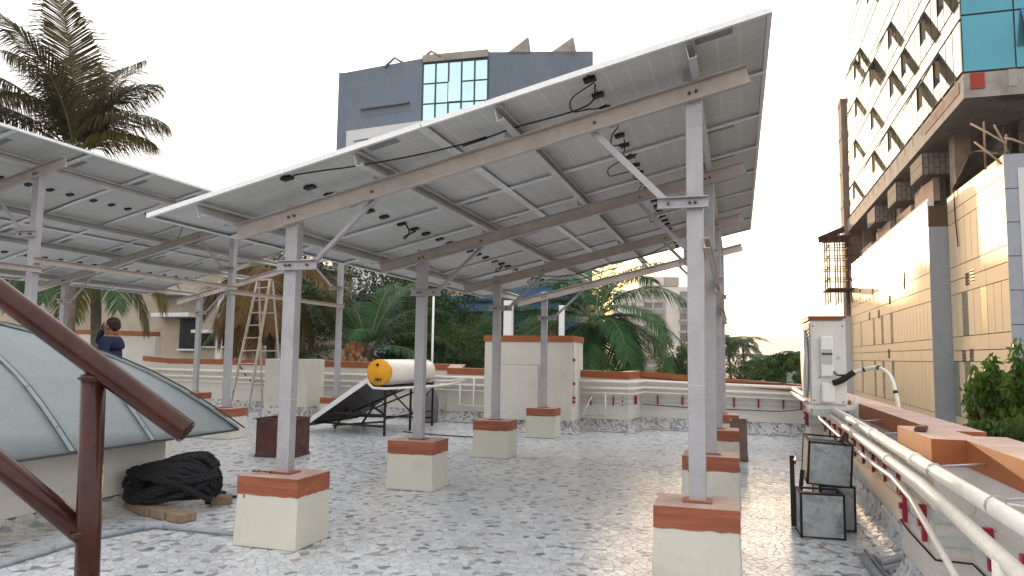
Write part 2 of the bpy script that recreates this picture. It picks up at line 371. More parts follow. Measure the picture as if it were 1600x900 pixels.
# ------------------------------------------------------------------ walls with coved mosaic feet
def mitres(path, closed=False):
    P = [V((a, b)) for a, b in path]; k = len(P); out = []
    for i in range(k):
        n1 = n2 = None
        if i > 0: d = (P[i]-P[i-1]).normalized(); n1 = V((-d.y, d.x))
        if i < k-1: d = (P[i+1]-P[i]).normalized(); n2 = V((-d.y, d.x))
        if n1 is None: out.append(n2)
        elif n2 is None: out.append(n1)
        else:
            s = (n1+n2).normalized(); out.append(s / max(.35, s.dot(n1)))
    return P, out
def cove(path, parent, mat, h=.25, wd=.2, s=.052, seed=3, z0=0):
    P, N = mitres(path); L_ = [0]
    for i in range(len(P)-1): L_.append(L_[-1] + (P[i+1]-P[i]).length)
    arc = .33
    def pos(u, v, lift):
        i = max(j for j in range(len(P)-1) if L_[j] <= u + 1e-6) if u > 0 else 0
        t = (u - L_[i]) / (L_[i+1]-L_[i]); t = min(1, max(0, t)); a = min(1, max(0, v/arc)) * math.pi/2
        off = wd*(1-math.sin(a)) + lift*math.sin(a)*1.0; z = h*(1-math.cos(a)) + lift*math.cos(a)
        A = P[i] + N[i]*off; B = P[i+1] + N[i+1]*off; q = A.lerp(B, t); return (q.x, q.y, z + z0)
    b = MB(); nu = max(2, int(L_[-1]/.25)); us = sorted(set([L_[-1]*i/nu for i in range(nu+1)] + L_))
    rows = [[pos(u, arc*j/6, 0.001) for j in range(7)] for u in us]
    vs = [p for r_ in rows for p in r_]; b.add(vs, [(i*7+j, (i+1)*7+j, (i+1)*7+j+1, i*7+j+1) for i in range(len(us)-1) for j in range(6)])
    b.build('cove_bed', MT['mortar'], parent)
    cb = MB(); tn = []
    for p in voronoi(.02, L_[-1]-.02, .0, arc-.005, s, 1.0, seed):
        c, q = shrink(p, .003); n_ = len(q)
        top = [pos(a[0], a[1], .008) for a in q]; bot = [pos(a[0], a[1], 0) for a in q]
        cb.add(top+bot, [tuple(range(n_))] + [(i, n_+i, n_+(i+1) % n_, (i+1) % n_) for i in range(n_)]); tn += [rng.random()]*(n_+1)
    o = cb.build('cove_chips', mat, parent, recalc=False); tone_attr(o.data, tn); stuff(o)
def wall(path, zt, parent, thick=.26, zb=.24, band=.15, mat=None, capn='coping', proud=.012, zlow=-.3):
    """inner face along the path, brown painted band and dusty top"""
    P, N = mitres(path); k = len(P); zt = zt if hasattr(zt, '__len__') else [zt]*k
    b = MB(); vs = []
    for i in range(k):
        a = P[i]; c = P[i] - N[i]*thick
        vs += [(a.x, a.y, zb), (a.x, a.y, zt[i]-band), (c.x, c.y, zt[i]-band), (c.x, c.y, zlow)]
    b.add(vs, [(4*i+j, 4*i+4+j, 4*i+5+j, 4*i+1+j) for i in range(k-1) for j in range(3)] + [(0,1,2,3), (4*k-1,4*k-2,4*k-3,4*k-4)])
    b.build('wall', mat or MT['cream'], parent)
    for i in range(k-1):
        c = MB(); q = []
        for j in (i, i+1):
            a = P[j] + N[j]*proud; d = P[j] - N[j]*(thick+proud); q.append(((a.x, a.y), (d.x, d.y), zt[j]))
        (a0, d0, z0), (a1, d1, z1) = q; e = .004
        c.hexa([(*a0, z0-band-e), (*a1, z1-band-e), (*d1, z1-band-e), (*d0, z0-band-e), (*a0, z0), (*a1, z1), (*d1, z1), (*d0, z0)])
        c.m[1] = 1
        c.build(capn, [MT['brown_cap'], MT['cap_top']], parent)
XR = 1.285; XP = 1.10
rp = [(XR, 1.0), (XR, 4.98), (XP, 4.98), (XP, 5.93), (XR, 5.93), (XR, 12.9), (XP, 12.9), (XP, 13.8), (XR, 13.8), (XR+.05, 16.75)]
T_r = thing('parapet_wall', 'long cream parapet with brown coping along the right side of the roof', 'parapet', (1.3, 8, 0))
wall(rp, [1.15,1.14,1.14,1.135,1.135,1.10,1.10,1.095,1.095,1.06], T_r, thick=.27); cove(rp[:], T_r, MT['chip'], seed=5)
fp = [(XR+.05, 16.72), (-2.15, 17.02), (-2.27, 16.0), (-3.4, 16.1)]
T_f = thing('parapet_wall', 'cream far parapet between the air conditioner and the tall white block', 'parapet', (-1, 17, 0))
wall(fp, [1.06,1.285,1.275,1.30], T_f); cove(fp, T_f, MT['chip_cove'], seed=6)
sp_ = [(-5.25, 16.75), (-6.75, 16.72), (-6.76, 17.0), (-10.4, 17.15), (-11.4, 17.3), (-16.1, 18.0), (-17.6, 18.5)]
T_s = thing('parapet_wall', 'cream far parapet with pipes behind the water heater and ladder', 'parapet', (-9, 17, 0))
wall(sp_, [1.275,1.28,1.36,1.39,1.39,1.38,1.44], T_s); cove(sp_, T_s, MT['chip_cove'], seed=7)
T_w = thing('tall_wall', 'higher white wall with brown coping behind the man', 'wall', (-19, 19, 0))
wall([(-17.75, 19.0), (-24, 19.2)], [2.2, 2.32], T_w, thick=.3, zb=-.3)
b = MB(); b.box(-17.75, -17.65, 19.005, 19.29, -.3, 2.05); b.build('wall_end', MT['cream'], T_w)

# tall white block (stair duct) on the far parapet
T_t = thing('roof_duct_block', 'tall cream masonry block with brown top edge and shallow recess', 'masonry block', (-4.3, 15.5, 0))
b = MB(); x0, x1, y0, y1 = -5.28, -3.34, 15.2, 16.35
b.box(x0, x1, y0, y1, .24, 1.90); b.build('body', MT['cream'], T_t, bevel=.008)
b = MB(); b.box(x0-.02, x1+.02, y0-.02, y1+.02, 1.902, 2.03); b.m[1] = 1; b.build('coping', [MT['brown_cap'], MT['cap_top']], T_t)
b = MB(); b.box(-4.93, -4.06, y0-.10, y0-.004, .24, 1.385); b.build('thickened_panel', MT['cream'], T_t, bevel=.02)
b = MB(); b.box(-4.95, -4.04, y0-.03, y0-.003, 1.392, 1.41); b.build('drip_edge', MT['trunking'], T_t)
cove([(x1, 16.1), (x1, y0), (x0, y0), (x0, 16.7)][::1], T_t, MT['chip_cove'], seed=8)
for dy in (.03, .10):
    b = MB(); b.tube([(x1+.03, y0+dy+.05, 1.9), (x1+.035, y0+dy+.05, .55)], .012, 6); b.build('conduit', MT['pipe'], T_t)
for z in (.62, .7, 1.0, 1.5): 
    b = MB(); b.box(x1+.012, x1+.055, y0+.05, y0+.11, z, z+.05); b.build('clip', MT['clip'], T_t)

# white block near the ladder
T_b = thing('roof_plinth_block', 'plain off-white block on a mosaic foot beside the ladder', 'masonry block', (-10.4, 15.7, 0))
b = MB(); b.box(-11.0, -9.83, 15.42, 16.2, .30, 1.44); b.build('body', MT['pedestal'], T_b, bevel=.01)
cove([(-9.83, 16.4), (-9.83, 15.42), (-11.0, 15.42), (-11.0, 16.4)], T_b, MT['chip_cove'], h=.31, seed=9)
# ------------------------------------------------------------------ solar canopies
ORD = ['nearest', 'second', 'third', 'fourth', 'fifth', 'sixth', 'seventh', 'farthest']
RAF = .14
def cprof(h, wd, t=.006, lip=0):       # channel outline: web on the left, flanges to the right
    if lip: return [(0,-h/2),(wd,-h/2),(wd,-h/2+lip),(wd-t,-h/2+lip),(wd-t,-h/2+t),(t,-h/2+t),(t,h/2-t),(wd-t,h/2-t),(wd-t,h/2-lip),(wd,h/2-lip),(wd,h/2),(0,h/2)]
    return [(0,-h/2),(wd,-h/2),(wd,-h/2+t),(t,-h/2+t),(t,h/2-t),(wd,h/2-t),(wd,h/2),(0,h/2)]
def pedestal(x, y, h, w_, d_, label):
    t_ = thing('post_pedestal', label, 'pedestal', (x, y, 0), 'concrete pedestals under the canopy posts')
    b = MB(); e = rng.uniform(-.008, .008, 8); z1 = h - .145
    b.hexa([(x-w_/2-.015+e[0], y-d_/2-.012, 0), (x+w_/2+.012, y-d_/2-.012+e[1], 0), (x+w_/2+.012, y+d_/2+.01, 0), (x-w_/2-.012, y+d_/2+.01, 0),
            (x-w_/2, y-d_/2, z1), (x+w_/2, y-d_/2, z1), (x+w_/2, y+d_/2, z1), (x-w_/2, y+d_/2, z1)])
    b.build('block', MT['pedestal'], t_, bevel=.012)
    b = MB(); q = .004                 # brushed brown band: an uneven lower edge
    n_ = 9; ring = []
    for (ax, ay), (bx, by) in (((-1,-1),(1,-1)), ((1,-1),(1,1)), ((1,1),(-1,1)), ((-1,1),(-1,-1))):
        for i in range(n_):
            t = i/n_; ring.append((x+(ax+(bx-ax)*t)*(w_/2+q), y+(ay+(by-ay)*t)*(d_/2+q)))
    k = len(ring); lo = [(a, c, z1 - .004 + rng.uniform(-.009, .005)) for a, c in ring]; hi = [(a, c, h) for a, c in ring]
    b.add(lo+hi, [(i, (i+1) % k, k+(i+1) % k, k+i) for i in range(k)] + [tuple(range(k, 2*k))])
    b.m[-1] = 1
    b.build('painted_band', [MT['brown'], MT['cap_top']], t_, bevel=.006)
    for i in range(int(rng.integers(0, 3))):
        u = rng.uniform(-.42, .42); ln = rng.uniform(.008, .025); wd = rng.uniform(.003, .006); b = MB()
        if rng.random() < .6: b.box(x+u*w_-wd, x+u*w_+wd, y-d_/2-.010, y-d_/2-.002, z1-.012-ln, z1-.006)
        else: b.box(x+w_/2+.002, x+w_/2+.010, y+u*d_-wd, y+u*d_+wd, z1-.012-ln, z1-.006)
        b.build('paint_drip', MT['brown'], t_, bevel=.003)
def i_bracket(t_, x0, x1, y, z, h=.085, parent=None):
    b = MB(); b.extr((x0, y, z), (x1, y, z), [(p, q) for p, q in cprof(h, .05, .007)])
    o = b.build('bracket', MT['galv'], t_)
    return o
def bolts(parent, xs, y, z, r_=.011):
    for x in xs:
        b = MB(); b.lathe((x, y-.018, z), [(r_, 0), (r_, .018)], 6, 'y'); b.lathe((x, y-.03, z), [(r_*.5, 0), (r_*.5, .013)], 6, 'y'); b.build('bolt', MT['bolt'], parent)

def canopy(name, label, xlo, xhi, ys, zlo, zhi, xa, xb, rx0, rx1, purl, y0, rows, yp1, hp, ties, which, pw=1.088):
    slp = (zhi-zlo)/(xhi-xlo); zc = lambda x: zlo + slp*(x-xlo)
    t_ = thing(name, label, 'canopy frame', ((xlo+xhi)/2, ys[0], 0))
    for i, y in enumerate(ys):
        for s, x in ((0, xlo), (1, xhi)):
            if which == 'left' and s == 0 and i == 0: continue
            zt = zc(x) + (.10 if s == 0 else .05)
            b = MB(); b.box(x-.06, x+.06, y-.05, y+.05, hp, zt)
            po = b.build('post', MT['galv'], t_, bevel=.005)
            b = MB()
            for zz in ((hp+(zt-hp)*.27, hp+(zt-hp)*.27+.006), (hp+(zt-hp)*.9, hp+(zt-hp)*.9+.006)):
                b = MB(); b.box(x-.0625, x+.0625, y-.0525, y+.0525, *zz); b.build('weld_seam', MT['trunking'], po)
            b = MB(); b.box(x-.1, x+.1, y-.09, y+.09, hp+.001, hp+.013); b.build('base_plate', MT['brown'], po)
            # bracket and brace
            zb = (zc(x) - .43) if s == 0 else (zc(x) - .84)
            xa_, xb_ = (x-.12, x+.27) if s == 0 else (x-.27, x+.1)
            br = i_bracket(t_, xa_, xb_, y-.056, zb)
            bolts(br, [x-.035, x+.005, (x+.18 if s == 0 else x-.19)], y-.062, zb, .012)
            p0 = (x+.235, y-.02, zb+.04) if s == 0 else (x-.21, y-.02, zb+.03)
            xe = x+.80 if s == 0 else x-.77
            b = MB(); b.extr(p0, (xe, y-.02, zc(xe)-.05), [(-.004,-.025),(.04,-.025),(.04,-.019),(.002,-.019),(.002,.025),(-.004,.025)]); b.build('brace', MT['galv'], t_)
        b = MB(); pf = [(-p, q) for p, q in cprof(RAF, .062, .007)]
        b.extr((rx0, y-.052, zc(rx0)), (rx1, y-.052, zc(rx1)), [(-p, q) for p, q in pf])
        ra = b.build('rafter', MT['galv_warm_lit'], t_)
        bolts(ra, [xlo-.025, xlo+.03, xhi-.03, xhi+.02, xlo+.78, xhi-.75], y-.058, 0, .013)
        for c_ in ra.children: pass
    # bolts follow the slope
    for o in list(col.objects):
        if o.name.startswith('bolt') and o.parent and o.parent.name.startswith('rafter') and o.parent.parent == t_ and '_z' not in o:
            xs_ = [v.co.x for v in o.data.vertices]; xm = sum(xs_)/len(xs_) + t_.location.x
            o.location.z += zc(xm); o['_z'] = 1
    nrm = V((-slp, 0, 1)).normalized()
    for x in purl:
        z = zc(x) + RAF/2 + .058
        b = MB(); b.extr((x, y0+.06, z), (x, yp1, z), cprof(.112, .055, .004, .018), upv=nrm); b.build('purlin', MT['galv_bounce_lit'], t_)
        for y in ys:
            b = MB(); b.box(x-.06, x+.0, y-.10, y-.094, z-.05, z+.04); b.build('cleat', MT['galv'], t_)
    for j, (ya, yb, z, x) in enumerate(ties):
        b = MB(); b.extr((x, ya, z), (x, yb, z), cprof(.08, .045, .006)); b.build('tie_channel', MT['galv_warm_lit'], t_)
    # panels
    su = V((1, 0, slp)).normalized()
    mid = (xa+xb)/2
    for r_ in range(rows):
        for c_, (p0, p1) in enumerate(((xa, mid-.006), (mid+.006, xb))):
            ya = y0 + r_*pw + .008; yb = y0 + (r_+1)*pw - .008
            row = f'{ORD[r_]} row' if r_ else 'nearest row'
            half = 'lower' if c_ == 0 else 'upper'
            base = V((p0, ya, zc(p0) + .19))
            Ln = (p1-p0)*math.sqrt(1+slp*slp); Wd = yb-ya
            def P(u, v, w_): q = base + su*u + V((0,1,0))*v + nrm*w_; return q
            def pbox(b, u0, u1, v0, v1, w0, w1, mi=0):
                b.hexa([P(u0,v0,w0),P(u1,v0,w0),P(u1,v1,w0),P(u0,v1,w0),P(u0,v0,w1),P(u1,v0,w1),P(u1,v1,w1),P(u0,v1,w1)], mi)
            b = MB(); t, lip, h = .004, .028, .04
            pbox(b, 0, Ln, 0, t, 0, h); pbox(b, 0, Ln, Wd-t, Wd, 0, h); pbox(b, 0, t, t, Wd-t, 0, h); pbox(b, Ln-t, Ln, t, Wd-t, 0, h)
            pbox(b, t, Ln-t, t, t+lip, 0, .002); pbox(b, t, Ln-t, Wd-t-lip, Wd-t, 0, .002); pbox(b, t, t+lip, t+lip, Wd-t-lip, 0, .002); pbox(b, Ln-t-lip, Ln-t, t+lip, Wd-t-lip, 0, .002)
            pt_ = b.build('solar_panel', MT['alu'], t_)
            pt_['_o'] = t_['_o']
            pt_['label'] = f'solar panel from below, {half} half of the {which} canopy, {row}'
            b = MB(); pbox(b, t, Ln-t, t, Wd-t, .028, .0335); b.build('backsheet', MT['backsheet'], pt_)
            b = MB(); pbox(b, t+.001, Ln-t-.001, t+.001, Wd-t-.001, .034, .0385); b.build('glass', MT['cells'], pt_)
            for v in (.135, .475, .80):
                q = .022 if True else 0
                b = MB(); pbox(b, Ln/2-.045, Ln/2+.045, v*Wd/1.07-.035+.03, v*Wd/1.07+.035+.03, .004, .0275)
                pbox(b, Ln/2-.012, Ln/2+.012, v*Wd/1.07-.06+.03, v*Wd/1.07-.034+.03, .010, .024); b.build('junction_box', MT['black'], pt_)
            b = MB(); pbox(b, Ln*.80, Ln*.80+.26, .10, .20, .0265, .0278); b.build('data_label', MT['sticker'], pt_)
            b = MB(); pbox(b, Ln/2-.006, Ln/2+.006, .06, Wd-.06, .0262, .0278); b.build('busbar_tape', MT['white_plastic'], pt_)
    return t_, zc, nrm, su

# backsheet: pale film through which the cell columns just show
def cell_lines(m, base, line, step, wd, axis, strength):
    t = m.node_tree; n = t.nodes; L = t.links; b = n['Principled BSDF']
    tc = n.new('ShaderNodeTexCoord'); se = n.new('ShaderNodeSeparateXYZ'); L.new(tc.outputs['Object'], se.inputs[0])
    src = b.inputs['Base Color'].links[0].from_socket; cur = src
    for ax, st in axis:
        mo = n.new('ShaderNodeMath'); mo.operation = 'PINGPONG'; mo.inputs[1].default_value = st/2; L.new(se.outputs[ax], mo.inputs[0])
        le = n.new('ShaderNodeMath'); le.operation = 'LESS_THAN'; le.inputs[1].default_value = wd/2; L.new(mo.outputs[0], le.inputs[0])
        mu = n.new('ShaderNodeMath'); mu.operation = 'MULTIPLY'; mu.inputs[1].default_value = strength; L.new(le.outputs[0], mu.inputs[0])
        mx = n.new('ShaderNodeMix'); mx.data_type = 'RGBA'; mx.inputs[7].default_value = (*line, 1); L.new(mu.outputs[0], mx.inputs[0]); L.new(cur, mx.inputs[6]); cur = mx.outputs[2]
    L.new(cur, b.inputs['Base Color']); return m
MT['backsheet'] = cell_lines(M('pale_backsheet', (.565,.57,.55), .5, var=.06, scale=1.5, c2=(.48,.47,.45), thr=(.58,.9)), None, (.78,.78,.77), .16, .009, [(0,.158), (1,.172)], .55)
MT['cells'] = cell_lines(M('blue_black_cells', (.012,.018,.045), .08, var=.1), None, (.35,.37,.4), .16, .004, [(0,.158), (1,.172)], .5)

for i, y in enumerate(FR_Y):
    nm = ['front', 'second', 'third', 'farthest'][i]
    pedestal(P_X, y, .573, .575, .49, f'cream pedestal with brown band, {nm} of the middle row of posts')
    pedestal(R_X, y, .573, .575, .49, f'cream pedestal with brown band, {nm} of the right-hand row of posts')
for i, y in enumerate(FA_Y):
    if i: pedestal(A_HI, y, .555, .58, .52, ['', 'cream pedestal just past the tip of the skylight roof', 'cream pedestal under the left canopy beside the white block'][i])
    else: pedestal(A_HI, y, .555, .58, .52, 'cream pedestal hidden behind the skylight roof under the left canopy')
    if i: pedestal(A_LO, y, .555, .58, .52, ['', 'cream pedestal of the low left post behind the skylight', 'cream pedestal partly hidden behind the skylight roof edge, low row of left canopy'][i])

CB, zB, nB, uB = canopy('solar_canopy_frame', 'galvanised steel frame of the right solar canopy, nearest the camera', P_X, R_X, FR_Y, 2.7845, 3.583, -4.80, .25, -4.28, .10,
    [-4.33, -2.86, -1.70, -.31], 4.984, 8, 14.50, .573,
    [(5.50, 8.36, 2.44, R_X+.061), (8.25, 11.38, 2.36, R_X+.061), (11.2, 14.45, 2.28, R_X+.061)], 'right')
CA, zA, nA, uA = canopy('solar_canopy_frame', 'galvanised steel frame of the left solar canopy over the skylight', A_LO, A_HI, FA_Y, 3.015, 4.005, -14.11, -8.63, -13.93, -8.68,
    [-13.56, -11.97, -10.8, -9.27], 5.63, 8, 15.9, .555,
    [(5.0, 7.70, 2.68, A_HI+.061), (7.56, 11.83, 2.805, A_HI+.061), (11.65, 15.85, 2.727, A_HI+.061)], 'left', 1.153)

# cables under the panels
def cable(name, pts, label, r_=.006, sag=0, mat=None, grp=None):
    P = [V(p) for p in pts]; out = []
    for i in range(len(P)-1):           # Catmull-Rom
        p0, p1, p2, p3 = P[max(i-1,0)], P[i], P[i+1], P[min(i+2, len(P)-1)]
        for k in range(7):
            t = k/7; out.append(.5*((2*p1)+(p2-p0)*t+(2*p0-5*p1+4*p2-p3)*t*t+(3*p1-p0-3*p2+p3)*t**3))
    out.append(P[-1]); b = MB(); b.tube(out, r_, 6); o = b.build(name, mat or MT['black']); return tag(o, label, 'cable', grp)
def under(x, y, d=.03, zf=None): z = (zf or zB)(x) + .19 - d; return (x, y, z)
cable('solar_cable', [under(-3.45,5.10,.0), under(-3.2,5.12,.03), under(-2.87,5.08,.10), under(-2.4,5.2,.12), under(-1.95,5.42,.07), under(-1.66,5.45,.05), under(-1.1,5.45,.06), under(-.98,5.2,.02)], 'black cable running under the front edge of the right canopy', .007)
b = MB(); b.tube([under(-2.08,5.36,.095), under(-1.9,5.43,.065)], .014, 8); tag(b.build('cable_connector', MT['black']), 'thick black plug connector on the front cable', 'connector')
k = 0
for yy, dx in ((5.15,-.10),(6.25,.02),(6.6,.08),(7.2,-.16),(7.5,.05),(8.3,.0),(9.3,.1),(9.9,-.05),(10.9,.06),(11.6,0)):
    x0 = -.975; d = .05 + .05*random.random()
    cable('solar_cable', [under(x0,yy,.02), under(x0+dx-.08,yy+.05,d), under(x0+dx-.10,yy+.18,d+.05), under(x0+dx,yy+.28,d+.03), under(x0-.06,yy+.40,d), under(x0,yy+.5,.02)], f'looped black panel lead by the {["first","second","third","fourth","fifth","sixth","seventh","eighth","ninth","tenth"][k]} upper junction boxes from the front', .006, grp='panel leads'); k += 1
k = 0
for yy in (7.3, 8.55, 10.6, 11.5, 12.4):
    x0 = -3.475
    cable('solar_cable', [under(x0,yy,.02), under(x0+.03,yy+.02,.10), under(x0-.05,yy+.1,.14), under(x0-.12,yy+.22,.08), under(x0-.02,yy+.3,.03)], f'small black cable loop by the lower junction boxes, {["first","second","third","fourth","fifth"][k]} from the front', .009, grp='lower panel leads'); k += 1
for q, (a, lab) in enumerate(((12.6, 'drooping black cable near the far end of the right canopy'), (13.3, 'black cable sagging beside the farthest rafter of the right canopy'))):
    cable('solar_cable', [under(-3.4,a,.03), under(-2.8,a+.1,.16), under(-2.2,a+.2,.10), under(-1.5,a+.1,.14), under(-1,a,.03)], lab, .008)
k = 0
uA_ = lambda x, y, d: under(x, y, d, zA)
for (xx, yy, ex, ey) in ((-10.0,7.75,-11.0,8.1), (-10.0,8.95,-10.9,8.7), (-12.74,10.2,-11.9,10.0), (-12.74,11.7,-12.1,11.9), (-10.0,11.3,-10.5,11.7)):
    cable('solar_cable', [uA_(xx,yy,.03), uA_((xx*2+ex)/3,(yy*2+ey)/3,.10), uA_((xx+ex*2)/3,(yy+ey*2)/3,.14), uA_(ex,ey,.06)], f'black cable hanging under the left canopy, {["first","second","third","fourth","fifth"][k]} from the front', .007, grp='left canopy leads'); k += 1
# ------------------------------------------------------------------ skylight roof on the left
DX0, DX1, DY0, DY1 = -11.1, -5.5, 1.67, 7.27
PS = [(0,.715),(.12,.84),(.25,.975),(.45,1.165),(.65,1.33),(.9,1.50),(1.26,1.69),(1.66,1.85),(2.2,1.97),(2.8,2.03)]
def fz(s):
    for (a, za), (b_, zb_) in zip(PS, PS[1:]):
        if s <= b_:
            t = (s-a)/(b_-a); return za + (zb_-za)*t
    return PS[-1][1]
T_d = thing('skylight_roof', 'large grey-blue sheet-clad skylight roof on a low cream wall', 'skylight', (-8.3, 4.5, 0))
def sheet(side, a, b_, nm='roof_sheet'):
    m_ = MB(); nc, nr = max(2, int((b_-a)/.12)), 14; rows = []
    for i in range(nc+1):
        q = a + (b_-a)*i/nc
        lo, hi = ((DY0, DY1) if side in 'RL' else (DX0, DX1)); smx = max(.002, min(hi-q, q-lo, 2.8))
        bulge = .028*math.sin(math.pi*i/nc)
        c_ = []
        for j in range(nr+1):
            s = smx*j/nr; z = fz(s) - .008*math.sin(math.pi*i/nc)*(1-j/nr) + bulge*math.sin(math.pi*min(1, s/1.6))*.6
            c_.append({'R': (DX1-s, q, z), 'L': (DX0+s, q, z), 'F': (q, DY0+s, z), 'B': (q, DY1-s, z)}[side])
        rows.append(c_)
    vs = [p for r_ in rows for p in r_]; k = nr+1
    m_.add(vs, [(i*k+j, (i+1)*k+j, (i+1)*k+j+1, i*k+j+1) for i in range(nc) for j in range(nr)], smooth=True)
    o = m_.build(nm, MT['dome'], T_d); md = o.modifiers.new('thick', 'SOLIDIFY'); md.thickness = .006; md.offset = -1
seams = [DY0, 2.35, 3.25, 4.15, 5.05, 5.97, DY1]
for a, b_ in zip(seams, seams[1:]): sheet('R', a, b_)
for sd_, lo, hi in (('L', DY0, DY1), ('F', DX0, DX1), ('B', DX0, DX1)):
    for i in range(4): sheet(sd_, lo+(hi-lo)*i/4, lo+(hi-lo)*(i+1)/4)
def strip(pts, wd, th, mat, nm):
    m_ = MB(); P = [V(p) for p in pts]
    for i in range(len(P)-1): m_.bar(P[i], P[i+1] + (P[i+1]-P[i])*.02, wd, th)
    return m_.build(nm, mat, T_d)
for q in seams[1:-1]:
    smx = min(DY1-q, q-DY0, 2.8)
    o = strip([(DX1-smx*j/12, q, fz(smx*j/12)+.012) for j in range(13)], .045, .010, MT['dome_trim'], 'batten')
    for j in range(1, 12, 2):
        s = smx*j/12; m_ = MB(); m_.lathe((DX1-s, q, fz(s)+.016), [(.008, 0), (.006, .008)], 6); m_.build('rivet', MT['dark_seal'], o)
    strip([(DX1-smx*j/12, q+.036, fz(smx*j/12)+.006) for j in range(13)], .006, .010, MT['dark_seal'], 'seal_line')
for cx, cy, sx, sy in ((DX1, DY1, -1, -1), (DX1, DY0, -1, 1), (DX0, DY1, 1, -1), (DX0, DY0, 1, 1)):
    strip([(cx+sx*2.8*j/12, cy+sy*2.8*j/12, fz(2.8*j/12)+.016) for j in range(13)], .09, .022, MT['dome_trim'], 'hip_flashing')
    strip([(cx+sx*2.8*j/12+.045, cy+sy*2.8*j/12-.045*sx*sy*-1, fz(2.8*j/12)+.012) for j in range(13)], .016, .018, MT['dark_seal'], 'seal_line')
m_ = MB()
for i in range(4):
    a = [(DX1, DY0), (DX1, DY1), (DX0, DY1), (DX0, DY0)]; p, q = a[i], a[(i+1) % 4]
    m_ = MB(); m_.bar((*p, fz(0)-.006), (*q, fz(0)-.006), .012, .022); m_.build('drip_edge', MT['dark_seal'], T_d)
m_ = MB(); m_.box(-10.6, -6.0, 2.2, 6.7, .14, .69); m_.build('base_wall', MT['cream'], T_d)
m_ = MB(); m_.box(-6.02, -5.996, 2.2, 6.7, .135, .15); m_.build('joint_line', MT['dark_seal'], T_d)
cove([(-6.0, 2.2), (-6.0, 6.7), (-10.6, 6.7)][::-1], T_d, MT['chip_left'], h=.15, wd=.30, s=.075, seed=11)
# kerb behind the skylight that the man stands on
m_ = MB(); m_.box(-11.2, -8.2, 8.15, 9.3, 0, .33); tag(m_.build('low_kerb', MT['cream'], bevel=.01), 'low cream masonry kerb behind the skylight roof', 'kerb')

# ------------------------------------------------------------------ handrail
T_h = thing('handrail', 'dark brown glossy steel handrail cutting across the lower left corner', 'handrail', at(140, 900, 1.5))
b = MB(); P = [at(-160, 338, 1.5), at(292, 676, 1.5)]
d = (P[1]-P[0]).normalized(); r_ = .0245
side = d.cross(V((0,0,1))).normalized(); upn = side.cross(d)
def ringpts(c, rr, n=24): return [c + (side*math.cos(2*math.pi*j/n) + upn*math.sin(2*math.pi*j/n))*rr for j in range(n)]
prof = [(P[0], r_), (P[1]-d*.004, r_), (P[1], r_*.95), (P[1]-d*.001, r_*.80), (P[1]-d*.03, r_*.78)]
vs = [p for c, rr in prof for p in ringpts(c, rr)]; n_ = 24
b.add(vs, [(i*n_+j, i*n_+(j+1) % n_, (i+1)*n_+(j+1) % n_, (i+1)*n_+j) for i in range(4) for j in range(n_)] + [tuple(4*n_+j for j in range(n_))], smooth=True)
b.build('top_rail', MT['handrail'], T_h)
b = MB(); b.tube([at(-160, 600, 1.5), at(20, 742, 1.5), at(133, 836, 1.5)], .0235, 20); b.build('lower_rail', MT['handrail'], T_h)
b = MB(); pt = at(146, 588, 1.5); pb = at(136, 905, 1.5); dd = (pb-pt).normalized(); pe = V((pb.x, pb.y, .0)); b.tube([pt, pb, pe], .0235, 20); b.build('post', MT['handrail'], T_h)
b = MB(); b.lathe((pe.x, pe.y, 0), [(.07, .0), (.07, .008), (.03, .012)], 20); b.build('base_flange', MT['handrail'], T_h)
for c, rr in ((pt + V((0,0,-.004)), .027), (at(133, 832, 1.5), .0275)):
    b = MB(); b.blob(c, rr, rr, .012, 14, 6, .12); b.build('weld', MT['handrail'], T_h)

# ------------------------------------------------------------------ rope heap on timber, sandals, floor conduit
U0 = V((0,0,1)); rc = V((-5.50, 6.28, .0)); ax = V((.80, .60, 0)).normalized(); pr = V((-.60, .80, 0))
T_r2 = thing('rope_coil', 'heap of thick black rope coiled on timber blocks by the skylight wall', 'rope', rc)
for i in range(30):
    ph = R(-92 + 184*(i + random.uniform(-.6, .6))/29); ly = i % 3; tau = -.30*math.sin(ph*-1)*1.2 + random.uniform(-.12, .12)
    hl = (.41 - .025*ly)*random.uniform(.90, 1.06); hh = (.225 - .018*ly)*random.uniform(.90, 1.08); cs, sn = math.cos(ph), math.sin(ph)
    off = V((0,0,random.uniform(-.015,.015))) + pr*random.uniform(-.03,.03) + ax*random.uniform(-.05,.05); w1, w2 = random.random()*6, random.random()*6
    pts = []
    for j in range(52):
        a = 2*math.pi*j/52; u = math.copysign(abs(math.cos(a))**.85, math.cos(a)); v = math.copysign(abs(math.sin(a))**.8, math.sin(a)); k_ = 1 + .03*math.sin(2*a+w1) + .02*math.sin(5*a+w2)
        vv = v*hh*k_*(1 + .22*u)
        p = rc + off + V((0,0,.30)) + (ax*math.cos(tau) + U0*math.sin(tau))*(u*hl*k_ + .05*v) + (U0*cs + pr*sn - ax*.25*tau)*vv + U0*(-.05*max(0, u)**2 - .05*max(0, -u))
        p.z = max(p.z, .118 + .012*random.random()); pts.append(p)
    b = MB()
    for st in range(3):                  # three twisted strands
        q = []
        for j, p in enumerate(pts):
            t_ = (pts[(j+1) % 52]-pts[j-1]); t_ = t_.normalized() if t_.length > 1e-6 else ax; c_ = (p - rc - V((0,0,.27))); n1 = c_ - t_*c_.dot(t_); n1 = n1.normalized() if n1.length > 1e-4 else t_.orthogonal().normalized(); n2 = t_.cross(n1)
            an = 2*math.pi*st/3 + j*math.pi/2.6; q.append(p + (n1*math.cos(an)+n2*math.sin(an))*.0135)
        b.tube(q, .0165, 6, closed=True)
    b.build('rope_loop', MT['rope'], T_r2)
